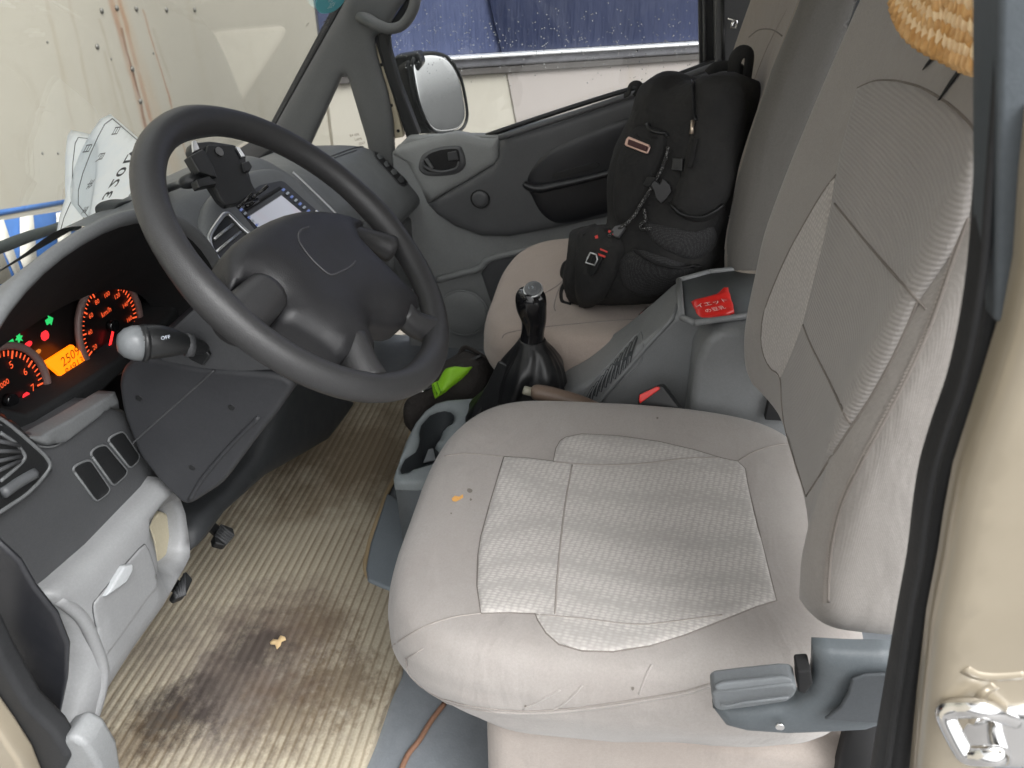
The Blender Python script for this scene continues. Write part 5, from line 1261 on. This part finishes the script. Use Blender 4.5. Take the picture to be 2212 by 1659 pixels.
for k in range(7):
    q = [(a+(2210-a)*k*.075, b-k*19-(k*6 if i > 5 else 0)) for i, (a, b) in enumerate(curve)]
    P_ = cr([HTP.px(a, b)+HTP.n*(.004+.004*k) for a, b in q], 14, False)
    tube('straw_braid', P_, [(.0088 if k else .0098)*(1+.20*math.sin(i*1.05+k*2.1)) for i in range(len(P_))], straw if k % 2 == 0 else pale, ht, seg=10)
puff('crown', [(1985, -60), (1985, 10), (2020, 55), (2080, 90), (2200, 118), (2210, -60)], Plane(HTP.n, HTP.p-HTP.n*.030), straw, ht, h=.012, w=.03, s=.01, skirt=.01)
for q in ([(2098, 120), (2080, 150), (2055, 185), (2028, 224)], [(2042, 95), (2028, 118), (2012, 135), (1998, 152)], [(1985, 20), (1975, 30), (1968, 40)], [(1985, 60), (1975, 75), (1966, 90)]):
    tube('hat_cord', [SBK.f(u, v)[0]+SBK.last[1]*.002 for u, v in q], [.002, .0019, .0016, .0006][:len(q)], BLK, ht, sm=4, seg=8)

# ------------------------------------------------------------------ near door opening: rubber seal and painted pillar with striker
seal = thing('door_seal', 'thick black rubber door seal down the near door opening', 'door seal', tuple(PX(-.76).px(2000, 1000)))
Lx = [(2150, -60), (2140, 0), (2134, 130), (2120, 300), (2111, 400), (2099, 560), (2080, 700), (2050, 830), (2015, 930), (1988, 1020), (1974, 1110), (1962, 1210), (1938, 1340), (1905, 1530), (1872, 1720)]
Rx = [(2212, -60), (2206, 0), (2200, 130), (2190, 300), (2184, 400), (2172, 560), (2150, 700), (2125, 830), (2092, 930), (2066, 1020), (2048, 1110), (2034, 1210), (2008, 1340), (1985, 1530), (1968, 1720)]
Pl = PX(-.765); ringsL = []
for (a, b) in zip(Lx, Rx):
    A_, B_ = Pl.px(*a), Pl.px(*b); wv = (B_-A_); w_ = wv.length; wv.normalize(); c = (A_+B_)/2; o_ = Vector((-1, 0, 0))
    ringsL.append([c + wv*math.cos(k*math.pi/8)*w_/2 + o_*math.sin(k*math.pi/8)*.016 for k in range(16)])
cols = [cr([r[j] for r in ringsL], 4, False) for j in range(16)]
loft('seal_bulb', [[c[i] for c in cols] for i in range(len(cols[0]))], RUB, seal)
tube('seal_lip', [Plane((1, 0, 0), (-.785, 0, 0)).px((a[0]*.62+b[0]*.38), a[1]) for a, b in zip(Lx, Rx)], .0022, RUB, seal, sm=4, seg=8)
PAINT = M('champagne_body_paint', lin((160, 150, 132)), .28, .25, spec=.5); PAINT.b.inputs['Coat Weight'].default_value = .6; PAINT.b.inputs['Coat Roughness'].default_value = .08
PAINT.mix(PAINT.ramp(PAINT.noise(9, 5), [(.4, 0.0), (.75, .3)]), lin((132, 122, 104))); PAINT.bump(PAINT.noise(9, 2), .25, .01)
bpz = thing('body_pillar', 'champagne painted body pillar with chrome door striker at the right edge', 'pillar', tuple(PX(-.80).px(2150, 1300)))
PP = PX(-.795)
pil = puff('painted_post', [(2226, 230), (2210, 380), (2198, 560), (2172, 700), (2132, 830), (2096, 940), (2070, 1020), (2050, 1120), (2036, 1210), (2010, 1340), (1988, 1520), (1966, 1740), (2420, 1740), (2420, 230)], PP, PAINT.m, bpz, h=.012, w=.012, s=.012, skirt=.008)
slab('upper_frame', [(2160, -80), (2300, -80), (2232, 220), (2216, 380), (2204, 560), (2178, 700), (2150, 700)], PX(-.79), .03, plastic('frame_bluegrey', (72, 78, 83), .4), bpz, bevel=.006)
SPO = Surf(pil)
seam('pressed_ring', [(2150, 1480), (2120, 1500), (2105, 1550), (2110, 1620), (2140, 1680), (2190, 1710)], SPO, PAINT.m, bpz, r=.006, lift=-.004)
seam('pressed_ridge', [(2085, 1445), (2110, 1458), (2150, 1462), (2212, 1458)], SPO, PAINT.m, bpz, r=.005, lift=-.003)
stc = SPO.f(2190, 1590)[0]; sn = Vector((-1, .1, .0)).normalized()
sk = disc('striker_plate', stc+sn*.002, sn, .030, .004, CHR, bpz, dome=.004)
STP = Plane((-.75, .5, .3), stc + Vector((-.030, .02, 0)))
tube('striker_loop', [stc+Vector((0, .005, .016)), STP.px(2125, 1532), STP.px(2070, 1530), STP.px(2044, 1540), STP.px(2050, 1565), STP.px(2078, 1618), STP.px(2095, 1632), STP.px(2150, 1632), stc+Vector((0, .0, -.020))], .0058, CHR, bpz, sm=5, seg=14)
# lower left corner: front edge of the door opening
fs = thing('front_door_seal', 'dark seal and grey sill trim at the front edge of the near door opening', 'door seal', tuple(PX(-.78).px(60, 1600)))
slab('seal_strip', [(-60, 1300), (0, 1424), (60, 1530), (118, 1588), (150, 1640), (110, 1720), (60, 1700), (0, 1560), (-60, 1460)], PX(-.78), .02, RUB, fs, bevel=.006)
slab('sill_trim', [(118, 1604), (150, 1592), (185, 1612), (215, 1660), (230, 1740), (60, 1740), (122, 1650)], PX(-.775), .03, CONS, fs, bevel=.006)
slab('painted_edge', [(-80, 1480), (0, 1590), (40, 1650), (70, 1720), (-80, 1740)], PX(-.80), .02, PAINT.m, fs, bevel=.004)
# dark sheet painted for the shade in the gap under the driver seat
slab('seat_gap_shade', [(1830, 1600), (1850, 1570), (1960, 1560), (1960, 1720), (1800, 1720)], PX(-.60), .02, GAP, DS, bevel=0)
# pale glowing panel, daylight of the rear window put into its emission
wsn = slab('rear_window_glow', [(1862, 60), (1862, -40), (1930, -40), (1925, 0), (1890, 40)], PX(.70), .003, M('window_daylight', lin((222, 230, 236)), .6).emit((.8, .86, .9), .15).m, None, bevel=0)
tag(wsn, 'glowing panel for the daylight of the rear side window between the two backrests', 'window')
